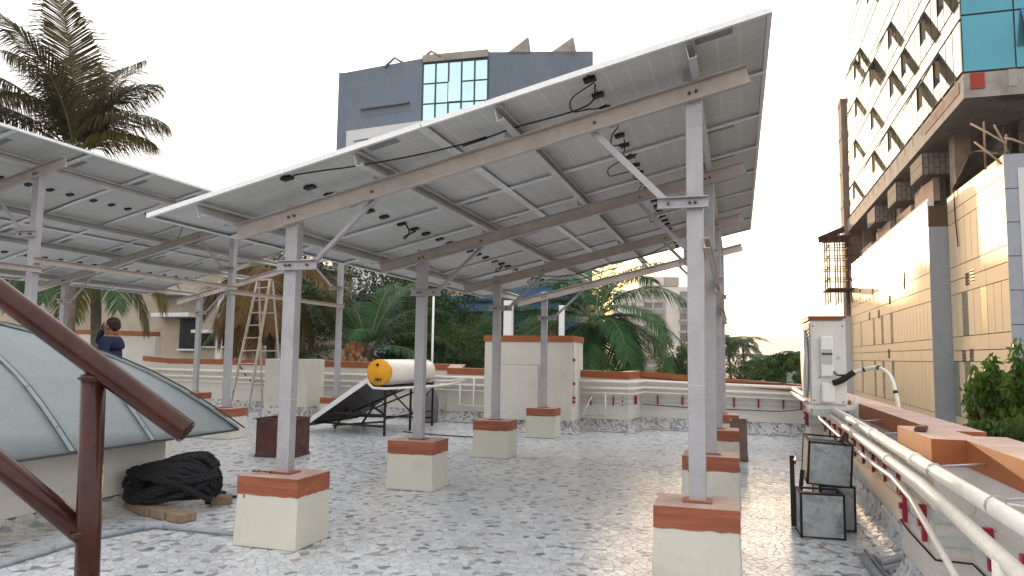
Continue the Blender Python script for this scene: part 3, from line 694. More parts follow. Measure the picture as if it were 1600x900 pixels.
blk = [((-5.76,6.10),.22,-20,'timber block under the black rope, nearest the skylight wall'), ((-5.53,6.02),.22,-17,'timber block under the black rope, second from the wall'), ((-5.29,5.95),.23,-15,'pale timber block under the black rope, third from the wall'), ((-5.05,5.89),.22,-12,'end timber block sticking out in front of the black rope'), ((-5.24,6.70),.20,30,'timber block showing behind the right end of the black rope')]
for (x, y), ln, an, lab in blk:
    b = MB(); b.box(-ln/2+.004, ln/2-.004, -.09, .09, 0, .085)
    o = b.build('timber_block', MT['timber'], bevel=.012); o.location = (x, y, .002); o.rotation_euler = (0, 0, R(an)); tag(o, lab, 'timber block', 'timber under the rope')
def slipper(loc, rot, lab):
    t_ = thing('sandal', lab, 'sandal', loc, 'pair of sandals')
    o_ = V(loc); b = MB(); out = [(-.13,0),(-.12,.032),(-.05,.038),(.02,.036),(.08,.047),(.125,.035),(.14,0),(.125,-.03),(.08,-.044),(.02,-.034),(-.05,-.036),(-.12,-.03)]
    cs, sn = math.cos(R(rot)), math.sin(R(rot)); T = lambda x, y, z: (o_.x+x*cs-y*sn, o_.y+x*sn+y*cs, o_.z+z)
    k_ = len(out); b.add([T(x,y,.0) for x, y in out]+[T(x,y,.022) for x, y in out], [tuple(range(k_-1,-1,-1)), tuple(range(k_,2*k_))]+[(i,(i+1)%k_,k_+(i+1)%k_,k_+i) for i in range(k_)])
    b.build('sole', MT['black'], t_)
    b = MB(); n2 = 8; vs = []
    for i in range(n2+1):
        a = math.pi*i/n2
        for xx in (.015, .085): vs.append(T(xx, .045*math.cos(a), .018+.05*math.sin(a)))
    b.add(vs, [(2*i,2*i+2,2*i+3,2*i+1) for i in range(n2)], smooth=True); o = b.build('strap', MT['black'], t_); md = o.modifiers.new('s','SOLIDIFY'); md.thickness = .004
slipper(at_z(341,786,.004), 200, 'black sandal on the mosaic, nearer of the pair beside the rope'); slipper(at_z(352,777,.004), 192, 'black sandal on the mosaic, farther of the pair beside the rope')
T_c = thing('floor_conduit', 'grey plastic conduit bent on the floor in front of the skylight', 'conduit', (-5.05, 5.5, 0))
for p in ([(-5.08,3.0,.026),(-5.17,4.1,.026),(-5.22,5.0,.026),(-5.06,5.56,.026)], [(-5.06,5.56,.026),(-4.55,5.575,.026),(-4.02,5.56,.026)]):
    b = MB(); b.tube(p, .02, 12); b.build('tube', MT['grey_pipe'], T_c)
b = MB(); b.tube([(-5.085,5.47,.026),(-5.06,5.56,.026),(-4.96,5.565,.026)], .025, 12); b.build('elbow', MT['grey_pipe'], T_c)
for p, q in (((-5.195,4.55,.026),(-5.205,4.66,.026)), ((-4.10,5.562,.026),(-4.03,5.56,.026))):
    b = MB(); b.tube([p, q], .0245, 12); b.build('coupling', MT['grey_pipe'], T_c)
b = MB(); q = [(P_X-.26+.012*i+.012*math.cos(i*1.9), 5.46+.02*math.sin(i*1.3), .585+.012*abs(math.sin(i*1.9))) for i in range(18)]
b.tube(q, .005, 5); tag(b.build('wire_scrap', MT['rust']), 'rusty twisted wire scrap lying on the front middle pedestal', 'wire')

# ------------------------------------------------------------------ rusty box, wooden box, duct pieces
def open_box(name, lab, cat, x0, x1, y0, y1, h, mat, th=.02, rim=None, rot=0):
    c_ = ((x0+x1)/2, (y0+y1)/2, 0); t_ = thing(name, lab, cat, c_)
    for (a, b_, c, d, nm) in ((x0,x1,y0,y0+th,'front_panel'),(x0,x1,y1-th,y1,'back_panel'),(x0,x0+th,y0+th+.001,y1-th-.001,'side_panel'),(x1-th,x1,y0+th+.001,y1-th-.001,'side_panel')):
        m_ = MB(); m_.box(a,b_,c,d,.005,h); m_.build(nm, mat, t_, bevel=.004)
    m_ = MB(); m_.box(x0+th,x1-th,y0+th,y1-th,.006,.03); m_.build('bottom_panel', mat, t_)
    for (a, b_, c, d) in ((x0-.012,x1+.012,y0-.012,y0+.02),(x0-.012,x1+.012,y1-.02,y1+.012),(x0-.012,x0+.02,y0+.0205,y1-.0205),(x1-.02,x1+.012,y0+.0205,y1-.0205)):
        m_ = MB(); m_.box(a,b_,c,d,h+.001,h+.018); m_.build('rim', rim or mat, t_)
        m_ = MB(); m_.box(a,b_,c,d,.004,.035); m_.build('bottom_rail', rim or mat, t_)
    t_.rotation_euler = (0,0,R(rot)); return t_
open_box('rusty_tank', 'open rusty brown sheet box behind the front middle post', 'tank', -7.12,-6.50,9.82,10.36,.57, MT['rust'], rot=6)
open_box('wooden_box', 'small weathered wooden box behind the right-hand pedestals', 'box', -.14,.12,12.25,12.75,.60, M('weathered_box_board', (.19,.135,.115), .85, var=.25, scale=5, bump=.2), rot=0)
def duct(lab, x0, x1, y0, y1, z0, z1, rot=0, tilt=0):
    c_ = ((x0+x1)/2, (y0+y1)/2, z0); t_ = thing('duct_section', lab, 'duct section', c_, 'salvaged duct sections')
    f = .022
    m_ = MB(); m_.box(x0+.0205, x1-.0205, y0-.011, y0+.012, z0+.016, z1-.016); m_.build('face_panel', MT['duct_face'], t_)
    m_ = MB(); m_.box(x0+.006, x0+.016, y0+.02, y1-.01, z0+.02, z1-.02); m_.build('side_sheet', MT['duct_face'], t_)
    m_ = MB(); m_.box(x1-.016, x1-.006, y0+.02, y1-.01, z0+.02, z1-.02); m_.build('side_sheet', MT['duct_frame'], t_)
    m_ = MB(); m_.box(x0+.02, x1-.02, y0+.02, y1-.02, z1-.05, z1-.042); m_.build('top_sheet', M('blue_grey_inner_sheet', (.05,.07,.09), .5, var=.3) if 'blue_grey_inner_sheet' not in bpy.data.materials else bpy.data.materials['blue_grey_inner_sheet'], t_)
    for xa, xb in ((x0, x0+.02), (x1-.02, x1)):
        for ya, yb in ((y0-.012, y0+.02), (y1-.03, y1)):
            m_ = MB(); m_.box(xa, xb, ya, yb, z0, z1); m_.build('corner_angle', MT['duct_frame'], t_)
    for zz in (z0+.001, z1-.0155):
        for ya, yb in ((y0-.009, y0+.018), (y1-.028, y1-.002)):
            m_ = MB(); m_.box(x0+.0205, x1-.0205, ya, yb, zz, zz+.0145); m_.build('flange', MT['duct_frame'], t_)
        for xa, xb in ((x0+.003, x0+.03), (x1-.03, x1-.003)):
            m_ = MB(); m_.box(xa, xb, y0+.0205, y1-.0305, zz, zz+.0145); m_.build('flange', MT['duct_frame'], t_)
    t_.rotation_euler = (R(tilt[0]) if tilt else 0, R(tilt[1]) if tilt else 0, R(rot)); return t_
duct('grey duct section with dark frame, front one at the foot of the stack', .505, .885, 7.28, 7.62, .004, .40, 3)
duct('grey duct section half hidden behind the front duct piece', .70, 1.02, 7.66, 8.05, .004, .415, 4)
duct('top grey duct section tilted on the stack by the right parapet', .60, 1.00, 7.70, 8.16, .42, .83, 2, (4, 3))
T_fr = thing('steel_frame', 'dark rusty angle frame leaning at the left of the duct pieces', 'frame', (.50, 8.0, 0))
for p, q in (((.50,7.72,.0),(.50,7.80,.62)), ((.52,8.10,.0),(.52,8.14,.62)), ((.50,7.80,.60),(.52,8.14,.60)), ((.50,7.73,.03),(.52,8.10,.03)), ((.54,7.80,.0),(.60,7.86,.52))):
    b = MB(); b.extr(p, q, [(0,0),(.035,0),(.035,.005),(.005,.005),(.005,.035),(0,.035)], upv=(0.3,1,.2)); b.build('angle_bar', MT['duct_frame'], T_fr)
b = MB(); b.bar((.95, 7.95, .80), (1.12, 8.25, 1.02), .035, .012); tag(b.build('rusty_bar', MT['rust']), 'short rusty flat bar sticking up behind the top duct piece', 'bar')
for i, (p, q, rr, lab) in enumerate((((.93,6.62,.035),(1.00,4.6,.035),.03,'grey plastic pipe length on the floor, leftmost beside the parapet'), ((.99,6.9,.02),(1.09,4.7,.02),.014,'thin grey pipe length on the floor next to the thick one'), ((1.03,6.7,.025),(1.14,5.0,.055),.018,'grey pipe length nearest the parapet cove'))):
    b = MB(); b.tube([p, q], rr, 12); tag(b.build('pipe_length', MT['grey_pipe']), lab, 'pipe', 'loose pipes by the parapet')
b = MB(); 
for zz in (0, .03): b.box(1.02, 1.17, 6.25+zz*2, 6.35+zz*2, .03+zz, .052+zz)
b.v = [(x, y, z + (x-1.02)*.35) for x, y, z in b.v]
tag(stuff(b.build('metal_scrap', MT['grey_pipe'])), 'small bent grey metal scrap on the cove', 'scrap')
o = bpy.data.objects[-1] if False else None

# broken tile on the coping
b = MB(); b.box(-.13, .13, -.035, .035, 0, .022); b.box(-.10, .06, -.03, .03, .0225, .03)
o = b.build('stone_piece', M('dark_brown_slab', (.10,.045,.035), .7, var=.3), bevel=.008); o.location = (1.16, 5.55, 1.14); o.rotation_euler = (0,0,R(75)); tag(o, 'dark brown slab offcut lying on the parapet coping', 'slab piece')

# ------------------------------------------------------------------ air conditioner on brackets
ax0, ax1, ay0, ay1, az0, az1 = .785, 1.155, 9.0, 9.95, 1.10, 2.045
T_ac = thing('air_conditioner', 'ivory outdoor air conditioner unit on a wall bracket above the right parapet', 'air conditioner', (.97, 9.4, az0))
b = MB(); b.box(ax0, ax1, ay0, ay1, az0, az1); b.build('cabinet', MT['ivory'], T_ac, bevel=.012)
b = MB(); b.box(ax0-.012, ax0-.001, ay0+.02, ay1-.02, az0+.03, az1-.03)
for i in range(20): b.box(ax0-.024, ax0-.0125, ay0+.05, ay1-.05, az0+.08+i*.04, az0+.09+i*.04)
gp = b.build('fan_grille', MT['trunking'], T_ac)
b = MB(); b.lathe((ax0-.04, (ay0+ay1)/2, az0+.45), [(.40, 0), (.40, .02), (.36, .025)], 28, 'x'); b.build('fan_ring', MT['white_plastic'], T_ac)
b = MB(); b.box(ax0+.10, ax0+.235, ay0-.05, ay0-.001, az0+.31, az0+.76); b.build('service_cover', MT['white_plastic'], T_ac, bevel=.015)
b = MB(); b.box(ax0+.112, ax0+.222, ay0-.054, ay0-.0505, az0+.45, az0+.615); b.build('handle_recess', MT['trunking'], T_ac)
b = MB(); b.box(ax0+.112, ax0+.222, ay0-.062, ay0-.0545, az0+.555, az0+.575); b.build('handle_lip', MT['dark_seal'], T_ac)
b = MB(); b.box(ax0+.10, ax0+.24, ay0-.065, ay0-.001, az0+.02, az0+.24); b.build('valve_cover', MT['white_plastic'], T_ac, bevel=.02)
b = MB(); b.box(ax0+.27, ax0+.31, ay0-.003, ay0-.0005, az0+.50, az0+.54); b.build('rating_plate', MT['trunking'], T_ac)
for x, z in ((ax0+.03, az0+.88), (ax1-.03, az0+.88), (ax0+.03, az0+.04), (ax1-.04, az0+.03), (ax0+.09, az0+.3)):
    b = MB(); b.lathe((x, ay0-.006, z), [(.008, 0), (.008, .006)], 8, 'y'); b.build('screw', MT['dark_metal'], T_ac)
b = MB(); b.box(ax0-.02, ax1-.03, ay0-.02, ay1, az1+.002, az1+.028); b.build('lid_board', MT['brown'], T_ac)
b = MB(); b.box(ax0-.02, ax1+.01, ay0-.03, ay1+.01, az1+.029, az1+.045); b.build('lid_board', M('faded_red_board', (.26,.10,.09), .7), T_ac)
T_br = thing('bracket_frame', 'white steel bracket bolted to the parapet carrying the air conditioner', 'bracket', (1.2, 9.3, .9))
for y in (9.06, 9.85):
    b = MB(); b.box(.76, 1.275, y-.02, y+.02, 1.045, 1.098); b.build('arm', MT['white_plastic'], T_br)
    b = MB(); b.box(1.235, 1.28, y-.025, y+.025, .80, 1.19); b.build('upright', MT['white_plastic'], T_br)
    b = MB(); b.bar((1.24, y, .84), (.84, y, 1.04), .03, .03, (0,1,0)); b.build('strut', MT['white_plastic'], T_br)
b = MB(); b.box(.80, 1.235, 9.02, 9.035, .97, 1.044); pl = b.build('front_plate', MT['trunking'], T_br)
b = MB(); b.lathe((1.15, 9.005, 1.01), [(.018, 0), (.018, .015)], 10, 'y'); b.build('bolt', MT['dark_metal'], pl)
cable('refrigerant_hose', [(ax0+.22, 8.94, 1.34), (1.10, 8.92, 1.38), (1.22, 8.9, 1.47)], 'black bundle of cables leaving the air conditioner', .034)
cable('drain_hose', [(ax0+.235, 8.95, 1.47), (1.06, 8.93, 1.43), (1.2, 8.9, 1.44)], 'thin black cable above the hose bundle', .01)
cable('refrigerant_hose', [(1.20, 8.9, 1.46), (1.32, 8.86, 1.50), (1.44, 8.75, 1.52), (1.52, 8.6, 1.44), (1.55, 8.5, 1.27), (1.565, 8.45, 1.10), (1.575, 8.43, .9)], 'white wrapped pipe arching from the air conditioner over the parapet', .023, mat=MT['pipe'])

k = 0
for p, q in (((1.30,8.865,1.492),(1.325,8.86,1.502)), ((1.43,8.76,1.521),(1.455,8.735,1.519)), ((1.548,8.505,1.29),(1.552,8.495,1.26))):
    b = MB(); b.tube([p, q], .0245, 10); tag(b.build('tape_ring', MT['black']), f'black tape ring on the arching white pipe, {["first","second","third"][k]} from the air conditioner', 'tape', 'tape rings'); k += 1
# ------------------------------------------------------------------ pipes on the parapets
def run(name, lab, pts, rr, mat, joints=(), n=12):
    t_ = thing(name, lab, 'pipe', pts[0]); b = MB(); b.tube(pts, rr, n); b.build('tube', mat, t_)
    for i in range(len(pts)-1):
        a, c = V(pts[i]), V(pts[i+1]); L_ = (c-a).length; d_ = (c-a)/L_
        k_ = int(L_/1.9)
        for j in range(1, k_+1):
            q = a + d_*(L_*j/(k_+.6)); b = MB(); b.tube([q-d_*.04, q+d_*.04], rr*1.14, n); b.build('socket', mat, t_)
    return t_
run('wall_pipe', 'thick ivory pipe, uppermost along the right parapet', [(1.07,16.3,1.0),(1.03,12,1.02),(1.02,8.0,1.035),(1.02,4.17,.995),(1.02,2.0,.975)], .037, MT['pipe'])
run('wall_pipe', 'thick ivory pipe, middle one along the right parapet', [(1.03,16.2,.92),(1.0,12,.95),(.99,9.0,.965),(.99,4.75,.90),(.99,3.45,.825),(.99,2.0,.74)], .036, MT['pipe'])
run('wall_pipe', 'thin ivory pipe with bends, lowest along the right parapet', [(1.10,13.0,.92),(1.08,11.6,.90),(1.08,11.2,.78),(1.05,8.6,.76),(1.04,6.6,.76),(1.04,5.9,.77),(1.02,5.2,.74),(1.0,4.2,.56),(1.0,3.2,.34)], .018, MT['pipe'])
b = MB(); b.tube([(.99,3.4,.82),(.99,3.4,.3)], .05, 12); tag(b.build('drop_pipe', MT['pipe']), 'short ivory drop pipe at the right edge below the middle pipe', 'pipe')
k = 0
for y in (3.6, 4.6, 6.4, 7.6):
    t_ = thing('pipe_hanger', f'thin wire hanger tying the upper right pipe to the parapet, {["first","second","third","fourth"][k]} from the camera', 'pipe hanger', (1.1, y, 1.0), 'wire pipe hangers'); k += 1
    b = MB(); b.tube([V((1.02,y,1.0+.0))+V((math.cos(a),0,math.sin(a)))*.041 for a in [i*2*math.pi/14 for i in range(14)]], .004, 5, closed=True); b.build('loop', MT['galv'], t_)
    b = MB(); b.tube([(1.06,y,1.03),(1.28,y+.02,1.05)], .006, 6); b.build('rod', MT['galv'], t_)
T_wr = thing('wall_hook', 'thin white bent rod fixed to the parapet near the right edge', 'hook', (1.2, 4.3, .9))
b = MB(); b.tube([(1.28,4.05,.93),(1.14,4.35,.90),(1.14,4.36,.83)], .007, 6); b.build('rod', MT['white_plastic'], T_wr)
def trunk(path, zs, hgt, parent, mat):
    P, N = mitres(path)
    for i in range(len(P)-1):
        for z in zs:
            b = MB(); a, c = P[i]+N[i]*.014, P[i+1]+N[i+1]*.014; a0, c0 = P[i]+N[i]*.001, P[i+1]+N[i+1]*.001
            b.hexa([(a0.x,a0.y,z-hgt/2),(c0.x,c0.y,z-hgt/2),(c.x,c.y,z-hgt/2),(a.x,a.y,z-hgt/2),(a0.x,a0.y,z+hgt/2),(c0.x,c0.y,z+hgt/2),(c.x,c.y,z+hgt/2),(a.x,a.y,z+hgt/2)])
            b.build('trunking', mat, parent)
trunk(rp, (.68, .55), .055, T_r, MT['trunking'])
clip_me = MB(); clip_me.box(-.03, -.004, -.02, .02, -.11, .11); clip_me.box(-.05, -.0305, -.02, .02, .07, .11); clip_me.box(-.05, -.0305, -.02, .02, -.02, .02)
cme = clip_me.mesh('clip', MT['clip'])
for y in (3.4, 4.0, 4.55, 5.15, 5.7, 6.3, 6.9, 7.5, 8.1, 8.7, 9.3, 9.9, 10.5, 11.1, 11.7, 12.3, 13.05, 13.4, 14.2, 15):
    xx = XP if (4.98 < y < 5.93 or 12.9 < y < 13.8) else XR
    piece('clip', cme, (xx-.012, y, .615), T_r)
q = [(XR-.012, 2.5, .33), (XR-.012, 4.3, .42), (XR-.012, 4.95, .44), (XP-.012, 4.97, .44), (XP-.012, 5.6, .45), (XP-.012, 5.95, .47), (XR-.012, 6.0, .48), (XR-.012, 8, .46), (XR-.012, 11, .48)]
b = MB(); b.tube(q, .006, 6); tag(b.build('wall_cable', MT['duct_frame']), 'thin dark cable pinned along the right parapet below the clips', 'cable')
# far parapet pipes
def along(path, off, z): 
    P, N = mitres(path); return [((p+n_*off).x, (p+n_*off).y, z) for p, n_ in zip(P, N)]
a_ = along(fp, .13, 0)
for z, rr, lab in ((1.0,.036,'upper ivory pipe along the far parapet on the right'), (.86,.032,'middle ivory pipe along the far parapet on the right'), (.755,.018,'thin ivory pipe along the far parapet on the right')):
    run('wall_pipe', lab, [(x-.0, y, z + (.06 if x < 0 else 0)) for x, y, _ in a_], rr, MT['pipe'], n=10)
trunk(fp, (.70, .60), .05, T_f, MT['trunking'])
cme2 = MB(); cme2.box(-.018, .018, -.03, -.004, -.10, .10); cm2 = cme2.mesh('clip', MT['clip'])
for x in (-3.1, -2.6, -2.4, -1.75, -1.2, -.1, .4, .9, 1.25):
    yy = 16.05 if x < -2.2 else 17.02 + (x+2.15)*(-.3/3.485)
    piece('clip', cm2, (x, yy-.014, .65), T_f)
for x in (-2.20, -2.17): piece('clip', cm2, (x, 16.4, .66), T_f, (0,0,R(90)))
for z, dr, lab in ((1.13, .05, 'sagging black cable under the coping of the far right parapet'), (.52, .02, 'thin dark cable low on the far right parapet')):
    cable('wall_cable', [(-2.1,16.95,z+.02),(-1,16.9,z-dr),(0,16.8,z-dr*1.2),(.8,16.7,z-dr),(1.25,16.6,z+.04)], lab, .009)
a_ = along(sp_, .12, 0)
for z, rr, lab in ((1.05,.04,'upper ivory pipe along the far left parapet'), (.88,.036,'middle ivory pipe along the far left parapet'), (.75,.018,'thin ivory pipe along the far left parapet')):
    run('wall_pipe', lab, [(x, y, z) for x, y, _ in a_], rr, MT['pipe'], n=10)
run('branch_pipe', 'ivory branch pipework dropping down the wall beside the tall block', [(-6.0,16.55,1.05),(-6.0,16.5,.40),(-5.35,16.5,.40)], .022, MT['pipe'], n=8)
run('branch_pipe', 'second ivory branch pipe looping beside the water heater', [(-6.35,16.55,.88),(-6.35,16.5,.42),(-6.0,16.49,.40)], .022, MT['pipe'], n=8)
run('branch_pipe', 'white branch pipe frame on the wall right of the tall block', [(-2.75,15.9,.80),(-2.75,15.88,.33),(-3.25,15.9,.33),(-3.05,15.9,.74)], .016, MT['white_plastic'], n=8)
cable('wall_cable', [(-8.9,16.9,1.3),(-8.75,16.88,1.0),(-8.5,16.9,.8),(-8.6,16.85,.45),(-8.4,16.85,.3)], 'loose black wire hanging over the far parapet left of the heater', .012)
cable('wall_cable', [(-13.4,17.5,1.36),(-13.1,17.45,1.0),(-12.8,17.45,.78),(-12.3,17.4,.74),(-12.0,17.4,.85)], 'black hose hanging over the far left parapet by the ladder', .02)

# ------------------------------------------------------------------ solar water heater
T_wh = thing('water_heater', 'solar water heater with yellow-ended ivory tank and dark sloping collector', 'water heater', (-7.2, 14.2, 0))
tx, tz, r_ = -6.775, 1.232, .255
b = MB(); b.lathe((tx, 13.23, tz), [(r_-.005, 0), (r_, .01), (r_, 2.15), (r_*.96, 2.21), (r_*.8, 2.25), (r_*.4, 2.275)], 36, 'y'); b.build('tank', MT['tank'], T_wh)
b = MB(); b.lathe((tx, 13.15, tz), [(r_*.985, 0), (r_+.004, .012), (r_+.006, .079)], 36, 'y'); cap = b.build('end_cap', MT['yellow'], T_wh)
b = MB(); b.lathe((tx-.02, 13.125, tz+.15), [(.028, 0), (.03, .0245)], 14, 'y'); b.build('air_vent', MT['black'], cap)
b = MB(); b.box(tx-.06, tx+.07, 13.08, 13.149, tz-.17, tz-.115); b.build('valve', MT['bolt'], cap)
b = MB(); b.lathe((tx+.03, 13.06, tz-.14), [(.02,0),(.02,.08)], 10, 'y'); b.build('valve_knob', MT['dark_metal'], cap)
cA, cB_ = V((-7.0, 0, 1.06)), V((-8.42, 0, .12)); ud = (cB_-cA).normalized(); nn = V((-ud.z, 0, ud.x)); nn = nn if nn.z > 0 else -nn
def cb(mb, u0, u1, y0, y1, w0, w1):
    L_ = (cB_-cA).length; q = lambda u, y, w_: cA + ud*(u*L_) + V((0,y,0)) + nn*w_
    mb.hexa([q(u0,y0,w0),q(u1,y0,w0),q(u1,y1,w0),q(u0,y1,w0),q(u0,y0,w1),q(u1,y0,w1),q(u1,y1,w1),q(u0,y1,w1)])
b = MB(); cb(b, 0, 1, 13.22, 15.35, 0, .012); b.build('collector_tray', MT['collector'], T_wh)
b = MB(); cb(b, .01, .99, 13.25, 15.32, .07, .076); b.build('collector_glass', MT['cells'], T_wh)
for u0, u1, ya, yb in ((0,1,13.2,13.222),(0,1,15.35,15.372),(0,.012,13.223,15.349),(.988,1,13.223,15.349)):
    b = MB(); cb(b, u0, u1, ya, yb, -.01, .082); b.build('collector_frame', MT['alu'] if ya < 13.21 else MT['dark_metal'], T_wh)
LG = [(-6.6,13.15,0),(-6.6,14.33,0),(-6.6,15.5,0)]
bars = []
for x, y, _ in LG: bars.append(((x,y,0),(x,y,.98)))
bars += [((-6.6,13.15,.97),(-6.6,15.5,.97)), ((-6.98,13.15,.97),(-6.98,15.5,.97)), ((-6.6,13.15,.36),(-6.6,15.5,.36)), ((-6.6,13.15,.97),(-6.98,13.15,.97)), ((-6.6,14.33,.97),(-6.98,14.33,.97)), ((-6.6,15.5,.97),(-6.98,15.5,.97)),
  ((-6.6,13.15,.42),(-7.9,13.3,.42)), ((-6.6,13.18,.42),(-7.35,13.2,.82)), ((-6.6,14.33,.95),(-8.0,14.35,.36)), ((-6.6,15.5,.95),(-8.0,15.3,.36)), ((-6.6,13.15,.95),(-6.6,14.33,.36)), ((-6.6,14.33,.36),(-6.6,15.5,.9)),
  ((-6.62,13.15,.20),(-8.3,13.5,.20)), ((-6.62,15.5,.2),(-8.3,15.2,.2)), ((-8.25,13.3,.21),(-8.25,15.3,.21)), ((-8.2,14.0,0),(-7.9,14.0,.42)), ((-8.2,15.2,0),(-7.9,15.2,.42)), ((-6.6,13.15,.30),(-8.2,13.9,.1))]
for p, q in bars:
    b = MB(); d_ = (V(q)-V(p)).normalized(); b.extr(p, q, [(0,0),(.038,0),(.038,.006),(.006,.006),(.006,.038),(0,.038)], upv=(0,1,0) if abs(d_.y) < .9 else (1,0,0)); b.build('angle_bar', MT['dark_metal'], T_wh)
b = MB(); b.tube([(-7.0,13.12,1.06),(-6.93,13.10,.99),(-6.84,13.08,.93),(-6.6,13.1,.92),(-6.2,13.9,.93),(-6.0,14.9,.95),(-6.1,16.2,1.0)], .026, 10); b.build('feed_pipe', MT['pipe'], T_wh)
b = MB(); b.tube([(-6.6,15.55,1.0),(-6.3,15.8,1.0),(-6.2,16.4,1.03)], .024, 8); b.build('return_pipe', MT['pipe'], T_wh)
b = MB(); b.lathe((-7.12, 16.3, 0), [(.26,0),(.29,.05),(.30,.5),(.27,.68),(.20,.78),(.10,.82)], 20); tag(b.build('plastic_drum', M('grey_drum', (.17,.175,.18), .6, var=.12)), 'grey rounded plastic drum behind the water heater stand', 'drum')
b = MB(); b.tube([(-6.55,13.9,.02),(-5.6,13.6,.02),(-4.6,13.55,.02)], .012, 6); tag(b.build('floor_hose', MT['dark_metal']), 'thin dark hose lying on the floor between heater and pedestal', 'hose')

# ------------------------------------------------------------------ stepladder
T_l = thing('stepladder', 'tall worn aluminium stepladder by the far parapet', 'stepladder', (-11.9, 16.2, 0))
fl, fr, tl, tr_ = V((-12.22,15.7,0)), V((-11.66,15.7,0)), V((-12.0,16.35,3.45)), V((-11.62,16.35,3.48))
for a, c in ((fl, tl), (fr, tr_)):
    b = MB(); b.bar(a, c, .035, .07, (0,1,0)); b.build('side_rail', MT['alu_ladder'], T_l)
bl, br_ = V((-12.15,17.0,0)), V((-11.5,17.0,0))
for a, c in ((bl, tl+V((0,.06,-.03))), (br_, tr_+V((.03,.06,-.03)))):
    b = MB(); b.bar(a, c, .03, .05, (0,1,0)); b.build('rear_rail', MT['alu_ladder'], T_l)
for i in range(1, 11):
    t = i/10.6; b = MB(); b.bar(fl.lerp(tl, t), fr.lerp(tr_, t), .075, .025); b.build('tread', MT['alu_ladder'], T_l)
for i in (2, 5, 8):
    t = i/10.6; b = MB(); b.bar(bl.lerp(tl, t), br_.lerp(tr_, t), .03, .03); b.build('rear_brace', MT['alu_ladder'], T_l)
b = MB(); b.bar(tl+V((0,.03,.01)), tr_+V((0,.03,.01)), .14, .03); b.build('top_cap', MT['alu_ladder'], T_l)

# white poles on the far parapet
for x, y, z0, z1, rr, lab in ((-7.35,17.15,1.30,3.06,.028,'thin white pole standing behind the far parapet by the water heater'),):
    b = MB(); b.tube([(x,y,z0-1.2),(x,y,z1)], rr, 10); tag(b.build('thin_pole', MT['white_plastic']), lab, 'pole')
for px, wd, zt, lab in ((-5.42, .20, 2.95, 'square white post behind the tall block, left one'), (-4.06, .12, 2.82, 'square white post behind the tall block, right one')):
    b = MB(); b.box(px-wd/2, px+wd/2, 17.25, 17.25+wd, -.05, zt); o = b.build('white_post', MT['white_plastic'], bevel=.01); tag(o, lab, 'post', 'white posts behind the tall block')

# ------------------------------------------------------------------ the man
def skin_mesh(nodes, edges, name, mat, parent, sub=2, root=0):
    me = bpy.data.meshes.new(name); off = parent['_o'] if parent is not None else (0,0,0)
    me.from_pydata([tuple(V(p)-V(off)) for p, _ in nodes], edges, [])
    o = bpy.data.objects.new(name, me); col.objects.link(o)
    md = o.modifiers.new('skin', 'SKIN'); md.use_smooth_shade = True
    for i, (_, r__) in enumerate(nodes):
        sv = me.skin_vertices[0].data[i]; sv.radius = r__ if hasattr(r__, '__len__') else (r__, r__); sv.use_root = (i == root)
    ms = o.modifiers.new('sub', 'SUBSURF'); ms.levels = sub; ms.render_levels = sub
    dg = bpy.context.evaluated_depsgraph_get(); ev = o.evaluated_get(dg); nm = bpy.data.meshes.new_from_object(ev)
    o.modifiers.clear(); o.data = nm; nm.materials.clear(); nm.materials.append(mat)
    for p in nm.polygons: p.use_smooth = True
    o.parent = parent; o['_o'] = tuple(off); return o
mb_ = V((-8.80, 8.62, .33)); F_ = V((-.965, -.26, 0)).normalized(); S_ = V((-F_.y, F_.x, 0)); U_ = V((0,0,1))   # facing left, S_ to his left
mp = lambda f, s, u: mb_ + F_*f + S_*s + U_*u
T_m = thing('person', 'man in a dark blue shirt behind the skylight shading his eyes', 'person', mb_)
body = [(mp(0,0,.95),(.14,.165)), (mp(0,0,1.12),(.145,.175)), (mp(0,0,1.28),(.152,.195)), (mp(-.01,0,1.41),(.112,.14)), (mp(0,0,1.49),.058), (mp(.015,0,1.54),.062), (mp(.025,0,1.60),(.098,.080)), (mp(.015,0,1.66),(.088,.074)),
  (mp(.02,-.20,1.39),.086), (mp(.30,-.15,1.385),.066), (mp(.20,-.10,1.55),.040), (mp(.185,-.075,1.60),.028), (mp(.165,-.05,1.635),.034),
  (mp(-.02,.22,1.38),.088), (mp(-.08,.27,1.13),.068), (mp(.03,.23,.91),.042), (mp(.05,.22,.83),.035),
  (mp(0,.09,.90),.105), (mp(.01,.10,.50),.078), (mp(-.01,.10,.12),.055), (mp(-.01,.10,.07),.045), (mp(.15,.11,.035),.038),
  (mp(0,-.09,.90),.105), (mp(.01,-.10,.50),.078), (mp(-.01,-.10,.12),.055), (mp(-.01,-.10,.07),.045), (mp(.15,-.11,.035),.038)]
edg = [(0,1),(1,2),(2,3),(3,4),(4,5),(5,6),(6,7),(3,8),(8,9),(9,10),(10,11),(11,12),(3,13),(13,14),(14,15),(15,16),(0,17),(17,18),(18,19),(19,20),(20,21),(0,22),(22,23),(23,24),(24,25),(25,26)]
for i in range(4):                       # raised right hand: fingers laid against the brow
    a = mp(.150, -.045+.013*i, 1.655-.012*i); c = mp(.133, -.020+.014*i, 1.675-.014*i); e = mp(.122, .004+.014*i, 1.678-.016*i)
    k = len(body); body += [(a,.0095),(c,.009),(e,.008)]; edg += [(12,k),(k,k+1),(k+1,k+2)]
k = len(body); body += [(mp(.175,-.03,1.62),.011),(mp(.158,-.012,1.612),.009)]; edg += [(12,k),(k,k+1)]
